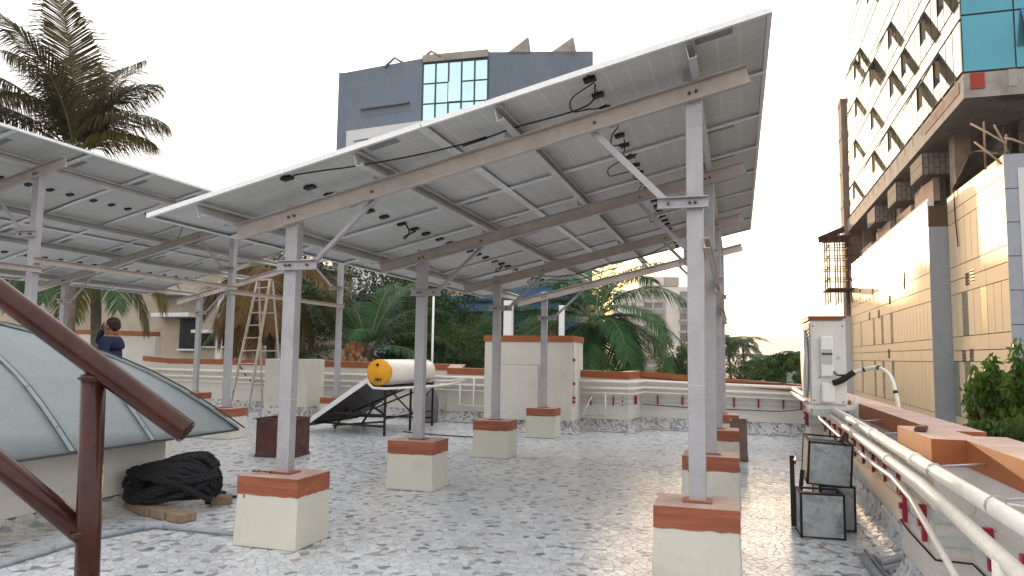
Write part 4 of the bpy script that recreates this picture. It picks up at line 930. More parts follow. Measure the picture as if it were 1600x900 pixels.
for i in range(4):                       # relaxed left hand
    a = mp(.085-.02*i, .225, .78); c = mp(.09-.02*i, .215, .74); e = mp(.085-.02*i, .20, .71)
    k = len(body); body += [(a,.0095),(c,.009),(e,.008)]; edg += [(16,k),(k,k+1),(k+1,k+2)]
k = len(body); body += [(mp(.09,.21,.82),.011),(mp(.10,.20,.785),.009)]; edg += [(16,k),(k,k+1)]
k = len(body); body += [(mp(.128,0,1.598),.014), (mp(.105,0,1.535),.022)]; edg += [(6,k), (5,k+1)]       # nose, chin
bo = skin_mesh(body, edg, 'body', MT['skin'], T_m, 3)
for m_ in (MT['shirt'], MT['trousers'], MT['dark_metal']): bo.data.materials.append(m_)
h1, h2 = mp(.168,-.05,1.635)-mb_, mp(.05,.215,.79)-mb_
for p in bo.data.polygons:
    c = p.center; raised = (c - h1).length < .075; low = (c - h2).length < .105
    p.material_index = 0 if (raised or low) else (3 if c.z < .10 else 2 if c.z < .93 else 1 if (c.z < 1.465 or (V((c.x,c.y,0))).length > .19) else 0)
b = MB(); b.tube([mp(.062*math.cos(a)+.004, .068*math.sin(a), 1.478+.012*math.cos(a+math.pi)) for a in [i*2*math.pi/18 for i in range(18)]], .017, 6, closed=True); b.build('shirt_collar', MT['shirt'], T_m)
b = MB(); b.blob(mp(-.020,0,1.672), .098, .094, .082, 20, 12, .03); b.blob(mp(-.050,0,1.625), .070, .084, .080, 16, 10, .03); b.build('hair', MT['hair'], T_m)
for s in (-1, 1):
    b = MB(); b.blob(mp(.012, .083*s, 1.595), .02, .012, .03, 8, 6); b.build('ear', MT['skin'], T_m)
    b = MB(); b.blob(mp(.112, .030*s, 1.618), .010, .012, .007, 8, 6); b.build('eye', MT['hair'], T_m)
b = MB(); b.blob(mp(.115, 0, 1.558), .010, .022, .006, 8, 6); b.build('mouth', M('lips', (.16,.06,.05), .5), T_m)
# ------------------------------------------------------------------ vegetation
MT['palm'] = leaf_mat('palm_green', (.022,.075,.030), (.065,.145,.050), .40, .35)
MT['palm_dry'] = leaf_mat('palm_dry_brown', (.10,.058,.022), (.19,.115,.04), .7, .25)
MT['palm_yellow'] = leaf_mat('palm_yellowing', (.10,.11,.025), (.16,.12,.03), .6, .3)
MT['palm_backlit_tint'] = leaf_mat('palm_backlit', (.060,.066,.030), (.15,.11,.055), .5, .55)  # warm backlight on the fronds put into the leaf colours
MT['leaf_dark'] = leaf_mat('leaf_dark', (.012,.036,.013), (.055,.10,.026), .5, .35)
MT['leaf_mid'] = leaf_mat('leaf_mid', (.028,.075,.018), (.11,.17,.04), .5, .4)
MT['leaf_bright'] = leaf_mat('leaf_bright', (.040,.11,.018), (.17,.25,.045), .45, .45)
MT['leaf_far'] = leaf_mat('leaf_far', (.06,.08,.045), (.10,.11,.06), .6, .25)
MT['rachis'] = M('palm_rachis', (.13,.14,.05), .6, var=.2)
MT['bark'] = M('palm_bark', (.15,.12,.09), .9, var=.3, scale=6, bump=.4, bscale=12)
MT['nut_orange'] = M('orange_coconut', (.30,.15,.05), .55, var=.2)
MT['nut_green'] = M('green_coconut', (.12,.15,.06), .5, var=.2)

def frond(parent, base, az, el, L_, droop, leaf=.55, hang=.5, mat='palm', nl=58, wd=.030, curl=0., name='frond', fold=.35):
    d_h = V((math.sin(az), math.cos(az), 0)); P = [V(base)]; T = []; e = el; a_ = az; steps = 16
    for i in range(steps):
        t = i/steps; e = el - droop*(t**1.25); a2 = az + curl*t
        d_ = V((math.sin(a2)*math.cos(e), math.cos(a2)*math.cos(e), math.sin(e))); T.append(d_); P.append(P[-1] + d_*(L_/steps))
    T.append(T[-1])
    b = MB(); b.tube(P, [max(.004, .028*(1-i/(steps+1))) for i in range(steps+1)], 5, 1, cap=False)
    tn = [.5]*len(b.f)
    for s in (-1, 1):
        for k in range(nl):
            t = .10 + .90*(k+.5*random.random())/nl; f = t*steps; i = min(int(f), steps-1); p = P[i].lerp(P[i+1], f-i); tt = T[i].lerp(T[min(i+1, steps)], f-i).normalized()
            sd_ = tt.cross(V((0,0,1)))
            sd_ = sd_.normalized() if sd_.length > .05 else V((math.cos(az), -math.sin(az), 0))
            un = sd_.cross(tt)
            sw = .45 + .45*t + random.uniform(-.06, .06)
            dl = (sd_*s*math.cos(sw) + tt*math.sin(sw) + un*fold*(1-t)).normalized()
            ln = leaf*(math.sin(math.pi*min(.97, .16+.80*t))**.6)*random.uniform(.88, 1.08)
            hg = hang*random.uniform(.7, 1.3)
            dm = (dl + V((0,0,-hg*.35))).normalized(); de = (dl + V((0,0,-hg*1.3))).normalized()
            m_ = p + dm*ln*.5; tip = m_ + de*ln*.5
            wv = (tt - dl*tt.dot(dl)).normalized()*wd*(.6+.4*ln/leaf)
            b.add([p-wv*.35, p+wv*.35, m_+wv*.5, m_-wv*.5, tip], [(0,1,2,3), (3,2,4)])
            q = random.random(); tn += [q, q]
    o = b.build(name, [MT[mat], MT['rachis']], parent, recalc=False); tone_attr(o.data, tn); return o
def trunk_(parent, a, c, r0_, r1_, bend=.3):
    a, c = V(a), V(c); pts = []
    for i in range(15):
        t = i/14; p = a.lerp(c, t); p.x += bend*math.sin(math.pi*t); pts.append(p)
    b = MB(); b.tube(pts, [r0_+(r1_-r0_)*i/14 + (.012 if i % 2 else 0) for i in range(15)], 10); b.build('trunk', MT['bark'], parent)
def palm(label, c, fr, L_=3.6, mat='palm', nuts=None, grp='coconut palms', trunk_to=-16, leaf=.6, nl=58, wd=.030, bend=.6, name='palm_tree'):
    c = V(c); t_ = thing(name, label, 'palm tree', (c.x, c.y, trunk_to), grp)
    trunk_(t_, (c.x-.4, c.y+.2, trunk_to), c, .20, .12, bend)
    for f in fr:
        az, el, k, dr = f[:4]; m_ = f[4] if len(f) > 4 else mat; hg = f[5] if len(f) > 5 else .55
        frond(t_, c + V((math.sin(R(az))*.1, math.cos(R(az))*.1, .05)), R(az), R(el), L_*k, R(dr), leaf*k**.5, hg, m_, nl, wd, random.uniform(-.15,.15))
    if nuts:
        nm, n_, off = nuts
        for i in range(n_):
            a = random.uniform(0, 6.3); p = c + V(off) + V((random.gauss(0,.14), random.gauss(0,.12), random.gauss(-.05,.16)))
            b = MB(); b.blob(p, .095, .095, .115, 10, 7); b.build('coconut', MT[nm], t_)
    b = MB(); b.blob(c, .2, .2, .3, 10, 7, .2); b.build('crown_shaft', MT['bark'], t_)
    return t_
# azimuth is measured from +Y towards +X; screen right is about 73 deg, screen left about -107
SR, SL = 73, -107
def ring(n, el, dr, k=1, j=12, **kw): return [(i*360/n + random.uniform(-j, j), el + random.uniform(-8, 8), k*random.uniform(.9, 1.08), dr + random.uniform(-12, 12)) for i in range(n)]
palm('coconut palm with orange nuts behind the far parapet left of the heater tank', at(575,548,23.5),
     [(SR-25,62,.95,95), (SR,35,.85,85), (SR+30,12,.8,70), (SL,22,1.15,60,'palm',.35), (SL+30,58,1.0,95), (SL-20,70,1.0,80), (SL+10,45,1.05,75), (SR-10,-5,.85,50), (SL+25,5,1.05,45,'palm',.3), (165,62,.5,120), (0,75,1,70), (-20,50,1,80), (30,45,1,80), (SR-40,75,1.05,70), (SL+50,70,1.0,95)], 3.55, nuts=('nut_orange', 26, (-.05,-.75,-.02)), leaf=1.05, nl=80)
palm('coconut palm with green nuts behind the far parapet right of the tall block', at(930,498,22.5),
     [(SR,52,1.02,125,'palm',.9), (SR+10,8,.98,85), (SR+35,-5,.85,70), (SR+75,5,.75,90), (SL,30,1.0,70), (SL+15,12,1.1,45), (SL-15,50,.95,95), (SL-30,5,.9,70), (0,70,.95,70), (-30,55,1,85), (30,60,.95,85), (SR-20,70,.9,80), (SL+40,65,.95,85), (SR+50,25,.85,100), (130,-15,.7,60), (SR+20,-20,.8,55), (185,-40,.75,45), (160,-45,.8,40), (SR+60,-35,.9,45), (210,-45,.8,40), (SL-40,-30,.9,50)], 3.6, nuts=('nut_green', 18, (.12,-.75,-.05)), leaf=1.15, nl=92, wd=.036)
palm('tall wind-blown coconut palm rising above the left canopy', at(122,244,19),
     [(158,84,.86,42,'palm_backlit_tint',.7), (205,80,.80,50,'palm_backlit_tint',.7), (SL+60,84,.82,48,'palm_backlit_tint',.7), (SL+15,76,.9,62,'palm_backlit_tint',.8), (SL,60,.98,66,'palm_backlit_tint',.8), (SL+10,42,1.05,60,'palm_backlit_tint',.8), (SL-5,24,1.05,55,'palm_backlit_tint',.8), (SL+25,58,1.0,72,'palm_backlit_tint',.7), (SL-10,4,1.0,48,'palm_backlit_tint',.8), (SR+8,60,.62,105,'palm_backlit_tint',1.1), (SR-10,80,.62,70,'palm_backlit_tint',.9), (SR,42,.48,85,'palm_yellow',1.0), (0,82,.85,50,'palm_backlit_tint',.6), (SL+5,-12,1.0,40,'palm_backlit_tint',.8), (SL-15,36,1.1,65,'palm_backlit_tint',.7)], 4.5, leaf=1.7, nl=150, wd=.033, bend=.2)
palm('coconut palm with hanging yellowing fronds behind the man', at(150,395,20.5),
     [(SL,-5,1,75), (SL+15,10,1.1,95), (SR,-10,.9,75,'palm_yellow',.8), (SR+15,15,.9,105,'palm_yellow',.8), (SR+40,-20,.85,60), (170,-15,.8,70), (190,-25,.85,60,'palm',.8), (150,-30,.85,55,'palm_yellow',.8), (210,-10,.9,70), (225,-35,.9,50), (SL+40,-20,1,60), (SR-20,5,1,95), (SR-5,-40,.9,45,'palm_yellow',.8), (0,30,1,90), (-30,20,1,90), (240,5,1,90,'palm_yellow',.7)], 3.0, leaf=1.0, nl=80)
palm('old coconut palm with dry brown hanging fronds behind the stepladder', at(420,415,24),
     [(SL,-15,.9,65,'palm_dry',.9), (SL+30,-30,.9,55,'palm_dry',.9), (SR,-20,1,60,'palm_dry',.9), (SR+20,5,1.05,90,'palm_dry',.8), (170,-25,.9,60,'palm_dry',.9), (200,-35,.95,50,'palm_dry',.9), (225,-20,.95,65,'palm_dry',.9), (140,-30,.95,55,'palm_dry',.9), (SR-10,25,1.05,85,'palm'), (SR,45,1,95,'palm'), (SL,30,1,90,'palm'), (0,60,1,80,'palm'), (180,-50,.9,35,'palm_dry',.8), (SR+5,-45,1,40,'palm_dry',.8), (SL-15,-48,1,40,'palm_dry',.8), (160,-60,1,25,'palm_dry',.8), (215,-62,1.05,25,'palm_dry',.8), (SR+30,-62,1.1,22,'palm_dry',.8), (SL+20,-60,1.05,25,'palm_dry',.8), (SR-20,5,1.1,80,'palm_dry',.9)], 3.1, leaf=1.0, nl=84, wd=.034)
palm('green coconut palm showing between the ladder and the white block', at(470,500,27),
     ring(9,20,80,1.0)+ring(6,50,90,.95), 3.8, leaf=.8, nl=46)
palm('farther coconut palm behind the tall block', at(862,505,27), ring(8,35,80,1.0)+ring(6,5,60,.95), 3.6, leaf=.8, nl=44)
for i, (px, py, d, L_, lab) in enumerate(((1137,535,78,4.6,'distant hazy palm just right of the canopy posts'), (1160,538,84,4.4,'distant hazy palm, second from the canopy posts'), (1183,562,76,3.6,'distant hazy palm leaning above the far shrubs'), (1246,556,88,3.4,'distant hazy palm beside the air conditioner'), (1118,545,80,4.2,'distant hazy palm seen behind the canopy posts'))):
    palm(lab, at(px,py,d), ring(11,35,85,1.0)+ring(7,-5,60,.9), L_*.72, mat='palm', grp='distant palms', leaf=.9, nl=26, wd=.08)

def tree(label, c, rx, ry, rz, n, leaf, mat, nb=26, base=-16, name='leafy_tree', grp='leafy trees', droop=.0, cone=0., cat='tree', trunk_r=.16):
    c = V(c); t_ = thing(name, label, cat, (c.x, c.y, base), grp)
    b = MB(); b.tube([(c.x+.1, c.y, base), (c.x-.1, c.y+.1, (base+c.z)/2), (c.x, c.y, c.z+rz*.2)], [trunk_r*1.5, trunk_r*1.1, trunk_r*.5], 8); b.build('trunk', MT['bark'], t_)
    cl = []
    while len(cl) < nb:
        p = np.random.default_rng(rng.integers(1<<30)).normal(0, .55, 3); q = np.linalg.norm(p)
        if .35 < q < 1.0 or (q < 1 and random.random() < .3): cl.append(p)
    bl = MB()
    for p in cl[::2]:
        e = V((c.x+p[0]*rx*.9, c.y+p[1]*ry*.9, c.z+p[2]*rz*.9)); s_ = V((c.x, c.y, c.z-rz*.45)); bl.tube([s_, s_.lerp(e, .55)+V((0,0,.05)), e], [.05,.035,.012], 5)
    bl.build('limbs', MT['bark'], t_)
    cl = np.array(cl); per = n//nb; vs = []; fs = []; tn = []
    N = rng
    for p in cl:
        cz = p.copy(); sc_ = 1 - cone*(p[2]*.5+.5)
        cr = N.uniform(.20, .36)
        q = N.normal(0, 1, (per, 3)); q /= np.linalg.norm(q, axis=1)[:,None]; q *= (N.random(per)**.45)[:,None]*cr
        pos = np.array([c.x, c.y, c.z]) + (cz + q)*np.array([rx*sc_, ry*sc_, rz])
        ct = np.clip(N.normal(.40, .28), 0, 1)
        for k in range(per):
            d_ = N.normal(0, 1, 3); d_[2] -= droop*2.2; d_ /= np.linalg.norm(d_); w_ = np.cross(d_, N.normal(0, 1, 3)); w_ /= np.linalg.norm(w_)+1e-6
            l = leaf*N.uniform(.7, 1.3); a = pos[k]; m_ = a + d_*l*.5; e = a + d_*l; i = len(vs)
            vs += [tuple(a), tuple(m_+w_*l*.20), tuple(e), tuple(m_-w_*l*.20)]; fs.append((i,i+1,i+2,i+3)); tn.append(float(np.clip(ct+N.normal(0,.15),0,1)))
    m_ = MB(); m_.v = vs; m_.f = fs; m_.m = [0]*len(fs); m_.sm = [False]*len(fs)
    o = m_.build('crown', MT[mat], t_, recalc=False); tone_attr(o.data, tn); return t_
tree('dark leafy tree behind the heater tank', at(632,505,29), 2.4,2.2,2.4, 7000,.17,'leaf_dark', 40)
tree('leafy tree behind the thin white pole', at(700,540,27), 2.2,2.0,1.5, 6000,.15,'leaf_mid', 36)
tree('tall dark tree crown under the canopy edge above the thin pole', at(668,462,33), 2.3,2.2,2.2, 6000,.18,'leaf_dark', 36)
tree('bushy tree left of the tall block', at(740,548,30), 2.0,2.0,1.4, 5000,.15,'leaf_mid', 32)
tree('dark tree behind the palm with orange nuts', at(545,470,35), 3.2,2.5,3.0, 6000,.2,'leaf_dark', 36)
tree('dark tree behind the old dry palm', at(440,500,36), 2.6,2.4,2.6, 4500,.2,'leaf_dark', 30)
tree('dark bush just behind the far parapet under the trees', at(660,575,24), 2.6,1.2,.8, 4500,.15,'leaf_dark', 30)
tree('dark tree right of the green nut palm behind the posts', at(1060,560,32), 1.6,1.6,1.0, 3500,.14,'leaf_mid', 26)
tree('dark tree between the tall block and the left white post', at(815,520,36), 2.2,2.0,1.6, 4000,.17,'leaf_dark', 28)
for i, (px, py, d, rx_, rz_, mt, lab) in enumerate(((1158,585,46,2.2,.8,'leaf_mid','low shrub tree beyond the far parapet next to the posts'), (1205,583,30,.95,.55,'leaf_mid','round shrub tree beyond the far parapet in the middle of the gap'), (1222,567,32,.7,.5,'leaf_dark','upright dark shrub beyond the parapet by the small pale house'), (1252,575,31,.9,.6,'leaf_mid','leafy shrub tree beyond the parapet beside the air conditioner'), (1180,575,60,2.4,1.0,'leaf_far','hazy low trees far beyond the gap'))):
    tree(lab, at(px,py,d), rx_, rx_, rz_, 1800 if d < 50 else 1400, .16 if d < 50 else .3, mt, 18, grp='shrubs beyond the far parapet', name='shrub_tree')
tree('bright leafy drooping tree at the right edge, left peak', at(1556,662,11.2), .52,.5,1.05, 6500,.12,'leaf_bright', 52, droop=.8, cone=.45, name='drooping_tree', grp='drooping trees by the right parapet')
tree('bright leafy drooping tree cut by the right edge of the picture', at(1606,640,10.8), .48,.5,1.05, 5500,.12,'leaf_bright', 46, droop=.8, cone=.4, name='drooping_tree', grp='drooping trees by the right parapet')
tree('dark lower foliage of the drooping trees just outside the parapet', at(1585,705,10.2), .85,.7,.5, 4500,.12,'leaf_mid', 34, droop=.7, name='drooping_tree', grp='drooping trees by the right parapet')

# ------------------------------------------------------------------ buildings behind
def hit(px, p0, dr):                   # plan: where the sight line of column px meets the line p0 + s*dr
    v = ray(px, 555); a = np.array([[v.x, -dr[0]], [v.y, -dr[1]]]); s = np.linalg.solve(a, np.array([p0[0], p0[1]])); return V((v.x*s[0], v.y*s[0], 0))
def zpix(px, py, p):                   # height at plan point p of the pixel row py
    v = ray(px, py); k_ = math.hypot(p.x, p.y)/math.hypot(v.x, v.y); return CAM.z + v.z*k_
MT['grey_wall'] = M('grey_blue_render', (.14,.18,.235), .75, var=.12, scale=.25, c2=(.18,.21,.25), thr=(.5,.8), bump=.1, bscale=3)
MT['glass_blue'] = M('blue_glass', (.50,.72,.82), .15, .7, var=.10, scale=.3)
MT['mullion'] = M('dark_blue_mullion', (.03,.05,.08), .4)
MT['pale_wall'] = M('pale_render', (.62,.63,.64), .8, var=.08, scale=.3)
T_cb = thing('office_building', 'grey-blue office building with a glazed centre behind the canopy', 'building', (-25, 55, -16))
v1 = ray(-1750, 560); d1 = np.array([-v1.x, -v1.y]); d1 /= np.linalg.norm(d1)
v2 = ray(-4200, 540); d2 = np.array([-v2.x, -v2.y]); d2 /= np.linalg.norm(d2)
d3 = np.array([rt.x, rt.y]); d3 /= np.linalg.norm(d3)
pA = at(523, 555, 62); pA.z = 0
pB = hit(650, pA, d1); pC = hit(755, pB, d2); pD = hit(915, pC, d3)
zt = [zpix(523,112,pA), zpix(650,90,pB), zpix(755,81,pC), zpix(915,80,pD)]
bk = V((fw.x, fw.y, 0)).normalized()*16
def slab(nm, mat, p, q, z0p, z0q, z1p, z1q, out=0., th=.4, parent=None):
    n_ = (q-p).normalized(); o_ = V((n_.y, -n_.x, 0)); 
    if o_.dot(CAM-p) < 0: o_ = -o_
    a, c = p+o_*out, q+o_*out; a2, c2 = a-o_*th, c-o_*th; b = MB()
    b.hexa([(a.x,a.y,z0p),(c.x,c.y,z0q),(c2.x,c2.y,z0q),(a2.x,a2.y,z0p),(a.x,a.y,z1p),(c.x,c.y,z1q),(c2.x,c2.y,z1q),(a2.x,a2.y,z1p)])
    return b.build(nm, mat, parent)
slab('wall', MT['grey_wall'], pA, pB, -16,-16, zt[0], zt[1], 0, .5, T_cb)
slab('wall', MT['grey_wall'], pC, pD, -16,-16, zt[2], zt[3], 0, .5, T_cb)
slab('wall', MT['grey_wall'], pD, pD+bk, -16,-16, zt[3], zt[3], 0, .5, T_cb)
slab('wall', MT['grey_wall'], pA+bk, pA, -16,-16, zt[0], zt[0], 0, .5, T_cb)
slab('wall', MT['grey_wall'], pB, pC, -16,-16, zt[1], zt[2], -.8, .4, T_cb)
slab('canopy_strip', MT['concrete'], pB, pC, zt[1]-.45, zt[2]-.45, zt[1]+.15, zt[2]+.15, .25, 1.2, T_cb)
b = MB(); tp = [pA, pB, pC, pD, pD+bk, pA+bk]; b.add([(p.x, p.y, z-.6) for p, z in zip(tp, zt+[zt[3], zt[0]])], [(0,1,2,3,4,5)]); b.build('roof', MT['concrete'], T_cb)
pane_w = (pC-pB)/5
for r__ in range(6):
    for c in range(5):
        p = pB+pane_w*c; q = pB+pane_w*(c+1); e = (q-p)*.03; zz = zt[1]-.5-r__*1.72
        o = slab('window_pane', MT['glass_blue'], p+e, q-e, zz-1.66, zz-1.66, zz, zz, .0 if (r__, c) != (1, 2) else .12, .08, T_cb)
for c in range(6):
    p = pB+pane_w*c; e = pane_w.normalized()*.06; slab('mullion', MT['mullion'], p-e, p+e, zt[1]-11, zt[1]-11, zt[1]-.45, zt[1]-.45, .06, .2, T_cb)
for r__ in range(7):
    zz = zt[1]-.5-r__*1.72; slab('transom', MT['mullion'], pB, pC, zz-.06, zz-.06, zz+.02, zz+.02, .045, .2, T_cb)
q0, q1 = hit(552,pA,d1), hit(630,pA,d1); slab('recess_shade_strip', M('recess_shadow_render', (.15,.17,.2), .8), q0, q1, zpix(552,182,q0), zpix(630,172,q1), zpix(552,171,q0), zpix(630,161,q1), .02, .1, T_cb)  # flat strip with the recess shade put into its colour
slab('ledge', MT['grey_wall'], q0, q1, zpix(552,171,q0), zpix(630,161,q1), zpix(552,168,q0), zpix(630,158,q1), .25, .4, T_cb)
q0, q1 = hit(536,pA,d1), hit(668,pA,d1); zz = zpix(536,207,q0); slab('white_lower_wall', MT['pale_wall'], q0, q1, zz-14, zz-14, zz, zz, .6, .7, T_cb)
for px, py, wdx in ((548,222,24), (566,224,18), (600,214,10)):
    q0, q1 = hit(px,pA,d1), hit(px+wdx,pA,d1); slab('wall_notch', MT['grey_wall'], q0, q1, zpix(px,py+2.5,q0), zpix(px+wdx,py-2,q1), zpix(px,py,q0), zpix(px+wdx,py-4,q1), .63, .1, T_cb)
for a_, c_, e_ in ((782,820,822), (850,893,896)):
    q0, q1 = hit(a_,pC,d3), hit(c_,pC,d3); z0 = zt[2]-.2; zp = zpix(c_, 57, q1); b = MB(); dd = V((fw.x, fw.y, 0)).normalized()*3; qe = hit(e_+3,pC,d3)
    b.add([(q0.x,q0.y,z0),(q1.x,q1.y,zp),(qe.x,qe.y,z0),(q0.x+dd.x,q0.y+dd.y,z0),(q1.x+dd.x,q1.y+dd.y,zp),(qe.x+dd.x,qe.y+dd.y,z0)], [(0,2,1),(3,4,5),(0,1,4,3),(1,2,5,4),(0,3,5,2)]); b.build('roof_vent', MT['concrete'], T_cb)
for px in (603, 662):
    q0 = hit(px,pA,d1); b = MB(); zz = zt[0]+ (zt[1]-zt[0])*.6; b.tube([(q0.x-.9,q0.y,zz-.2),(q0.x,q0.y,zz+.5),(q0.x+.9,q0.y,zz-.1)], .12, 5); b.build('roof_brace', MT['concrete'], T_cb)
b = MB(); q0, q1 = hit(590,pA,d1), hit(660,pB,d2); b.tube([(q0.x,q0.y,zt[0]+.75),(q1.x,q1.y,zt[1]+.45)], .03, 4); b.build('roof_wire', MT['concrete'], T_cb)

# neighbour house on the left
MT['beige'] = M('stained_beige_render', (.40,.345,.275), .85, var=.15, scale=.5, c2=(.26,.21,.165), thr=(.5,.8), bump=.1, bscale=5)
T_nb = thing('neighbour_house', 'stained beige house with barred windows behind the far left parapet', 'building', (-22, 27, -16))
yN = 27.0
def nb(px, py): p = at_y(px, py, yN); return p
x0, x1 = nb(190, 500).x, nb(385, 500).x
b = MB(); b.box(x0-10, x1, yN, yN+9, -16, 5.8); b.build('wall', MT['beige'], T_nb)
b = MB(); b.box(x0-10.3, x1+.4, yN-.5, yN+9.4, 5.81, 6.05); b.build('roof', MT['concrete'], T_nb)
def nbox(nm, pxa, pya, pxb, pyb, y0, y1, mat, par=None): 
    p, q = nb(pxa, pya), nb(pxb, pyb); m_ = MB(); m_.box(min(p.x,q.x), max(p.x,q.x), y0, y1, min(p.z,q.z), max(p.z,q.z)); return m_.build(nm, mat, par or T_nb)
MT['win_dark'] = M('dark_window_glass', (.035,.033,.032), .25, var=.2)
nbox('ledge', 254, 490, 312, 496, yN-.7, yN-.002, MT['pale_wall']); nbox('ledge', 316, 516, 362, 521, yN-.7, yN-.002, MT['pale_wall']); nbox('ledge', 250, 452, 345, 462, yN-.9, yN-.002, MT['beige'])
for pxa, pya, pxb, pyb in ((283,498,306,545), (316,522,334,541), (338,522,352,541), (400,500,425,540)):
    o = nbox('window', pxa, pya, pxb, pyb, yN-.03, yN-.003, MT['win_dark'])
    nbox('sill', pxa-2, pyb, pxb+2, pyb+3, yN-.18, yN-.004, MT['pale_wall'], o)
    n_ = 7
    for i in range(n_): px = pxa + (pxb-pxa)*(i+.5)/n_; nbox('grille_bar', px-.35, pya, px+.35, pyb, yN-.10, yN-.08, MT['dark_metal'], o)
    for i in range(4): py = pya + (pyb-pya)*(i+.5)/4; nbox('grille_bar', pxa, py-.3, pxb, py+.3, yN-.125, yN-.105, MT['dark_metal'], o)
nbox('drain_pipe', 345, 440, 348, 580, yN-.15, yN-.02, MT['pipe'])

# blue house behind the trees
MT['blue'] = M('blue_sheet_cladding', (.055,.12,.23), .6, var=.12, scale=.6)
T_bl = thing('blue_house', 'blue clad building with a pale band behind the trees', 'building', (-8, 38, -16))
yB = 40.0
def bb(nm, pxa, pya, pxb, pyb, y0, y1, mat):
    p, q = at_y(pxa, pya, yB), at_y(pxb, pyb, yB); m_ = MB(); m_.box(min(p.x,q.x), max(p.x,q.x), y0, y1, min(p.z,q.z), max(p.z,q.z)); return m_.build(nm, mat, T_bl)
bb('blue_wall', 700, 466, 905, 488, yB-1.5, yB+6, MT['blue']); bb('blue_wall', 740, 452, 900, 465.5, yB-.6, yB+6, MT['blue'])
bb('wall', 690, 488.5, 905, 640, yB, yB+6, MT['beige']); bb('fascia', 745, 471, 905, 473, yB-1.7, yB-1.51, MT['mullion'])
bb('upper_wall', 690, 430, 748, 465, yB+.3, yB+6, M('orange_beige_render', (.42,.30,.20), .85, var=.15))
for a_ in (715, 735, 770, 800): bb('window', a_, 492, a_+14, 506, yB-.04, yB-.004, MT['win_dark'])
bb('window', 722, 445, 735, 462, yB+.25, yB+.299, MT['win_dark']); bb('lower_blue_wall', 760, 489, 905, 530, yB-1.0, yB-.01, MT['blue'])

# distant flats
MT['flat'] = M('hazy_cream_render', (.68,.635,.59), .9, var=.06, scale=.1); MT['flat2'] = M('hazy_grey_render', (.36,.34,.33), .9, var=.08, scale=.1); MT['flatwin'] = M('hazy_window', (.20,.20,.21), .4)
T_ap = thing('apartment_tower', 'distant pale apartment tower with balconies behind the green-nut palm', 'building', at(1020,555,165)); T_ap.location.z = -16; T_ap['_o'] = tuple(T_ap.location)
DA = 165
def ap(nm, pxa, pya, pxb, pyb, back=0., th=8., mat='flat', par=None):
    a, c = at(pxa,pyb,DA), at(pxb,pyb,DA); zl, zh = at(pxa,pyb,DA).z, at(pxa,pya,DA).z; h = V((fw.x,fw.y,0)).normalized(); a = V((a.x,a.y,0))+h*back; c = V((c.x,c.y,0))+h*back; a2, c2 = a+h*th, c+h*th
    m_ = MB(); m_.hexa([(a.x,a.y,zl),(c.x,c.y,zl),(c2.x,c2.y,zl),(a2.x,a2.y,zl),(a.x,a.y,zh),(c.x,c.y,zh),(c2.x,c2.y,zh),(a2.x,a2.y,zh)]); return m_.build(nm, MT[mat], par or T_ap)
ap('wall', 1003, 445, 1110, 690, 0, 14); ap('wall', 971, 450, 1002.8, 690, 2, 12); ap('roof_block', 1008, 430, 1040, 444.8, 2, 6); ap('roof_block', 1042, 430, 1066, 444.8, 3, 5, 'flat2'); ap('stair_tower', 1038.5, 462, 1060, 690, -2.5, 2.4)
for r__ in range(9):
    y_ = 455 + r__*17.5
    for a_, w_ in ((976,8), (988,8), (1006,13), (1022,13), (1062,12), (1078,12), (1094,12)):
        bk_ = 1.96 if a_ < 1000 else -.04
        w1 = ap('window', a_, y_, a_+w_, y_+9, bk_, .03, 'flatwin')
        if a_ > 1000: ap('balcony', a_-1, y_+9.2, a_+w_+1, y_+12.5, -1.2, 1.15, 'flat2')
T_th = thing('small_house', 'small pale green flat-roofed house beyond the far parapet', 'building', (2.5, 55, -16))
p, q = at_y(1202,573,55), at_y(1262,573,55)
b = MB(); b.box(p.x, q.x, 55, 62, -16, p.z); b.build('wall', M('pale_green_render', (.33,.40,.36), .8, var=.1), T_th)
b = MB(); b.box(p.x-.2, q.x+.3, 54.8, 62.2, p.z+.001, p.z+.14); b.build('roof', MT['concrete'], T_th)
b = MB(); p2 = at_y(1212,580,55); b.box(p2.x, p2.x+.7, 54.95, 54.995, p.z-1.5, p.z-.5); b.build('window', MT['win_dark'], T_th)

# ------------------------------------------------------------------ evening haze
# ------------------------------------------------------------------ big building on the right
MT['acp'] = M('gold_reflective_panel', (.80,.63,.42), .46, .35, var=.05, scale=.4)
MT['acp_top'] = M('cream_mirror_glass', (.46,.445,.385), .06, .9, var=.03, scale=.4, fine=0)
MT['joint'] = M('brown_joint_backing', (.10,.06,.035), .8)
MT['win_blind'] = M('olive_tinted_glass', (.34,.32,.21), .10, .5, var=.15, scale=.5)
MT['green_glass'] = M('green_glass', (.30,.42,.36), .2, .1, var=.15, scale=.4)
MT['teal'] = M('teal_glass', (.07,.27,.34), .10, .35, var=.08, scale=.3)
MT['shaded_acp'] = M('shade_blue_panel', (.30,.33,.38), .45, .2, var=.06)  # bluish shade of the camera-facing sides put into the panel colour
MT['interior_shade'] = M('interior_shade_sheet', (.075,.09,.08), .9)  # flat sheets whose dark colour stands for the shade inside openings
MT['rawbrick'] = M('raw_brickwork', (.30,.215,.165), .9, var=.25, scale=1.2, bump=.3, bscale=6)
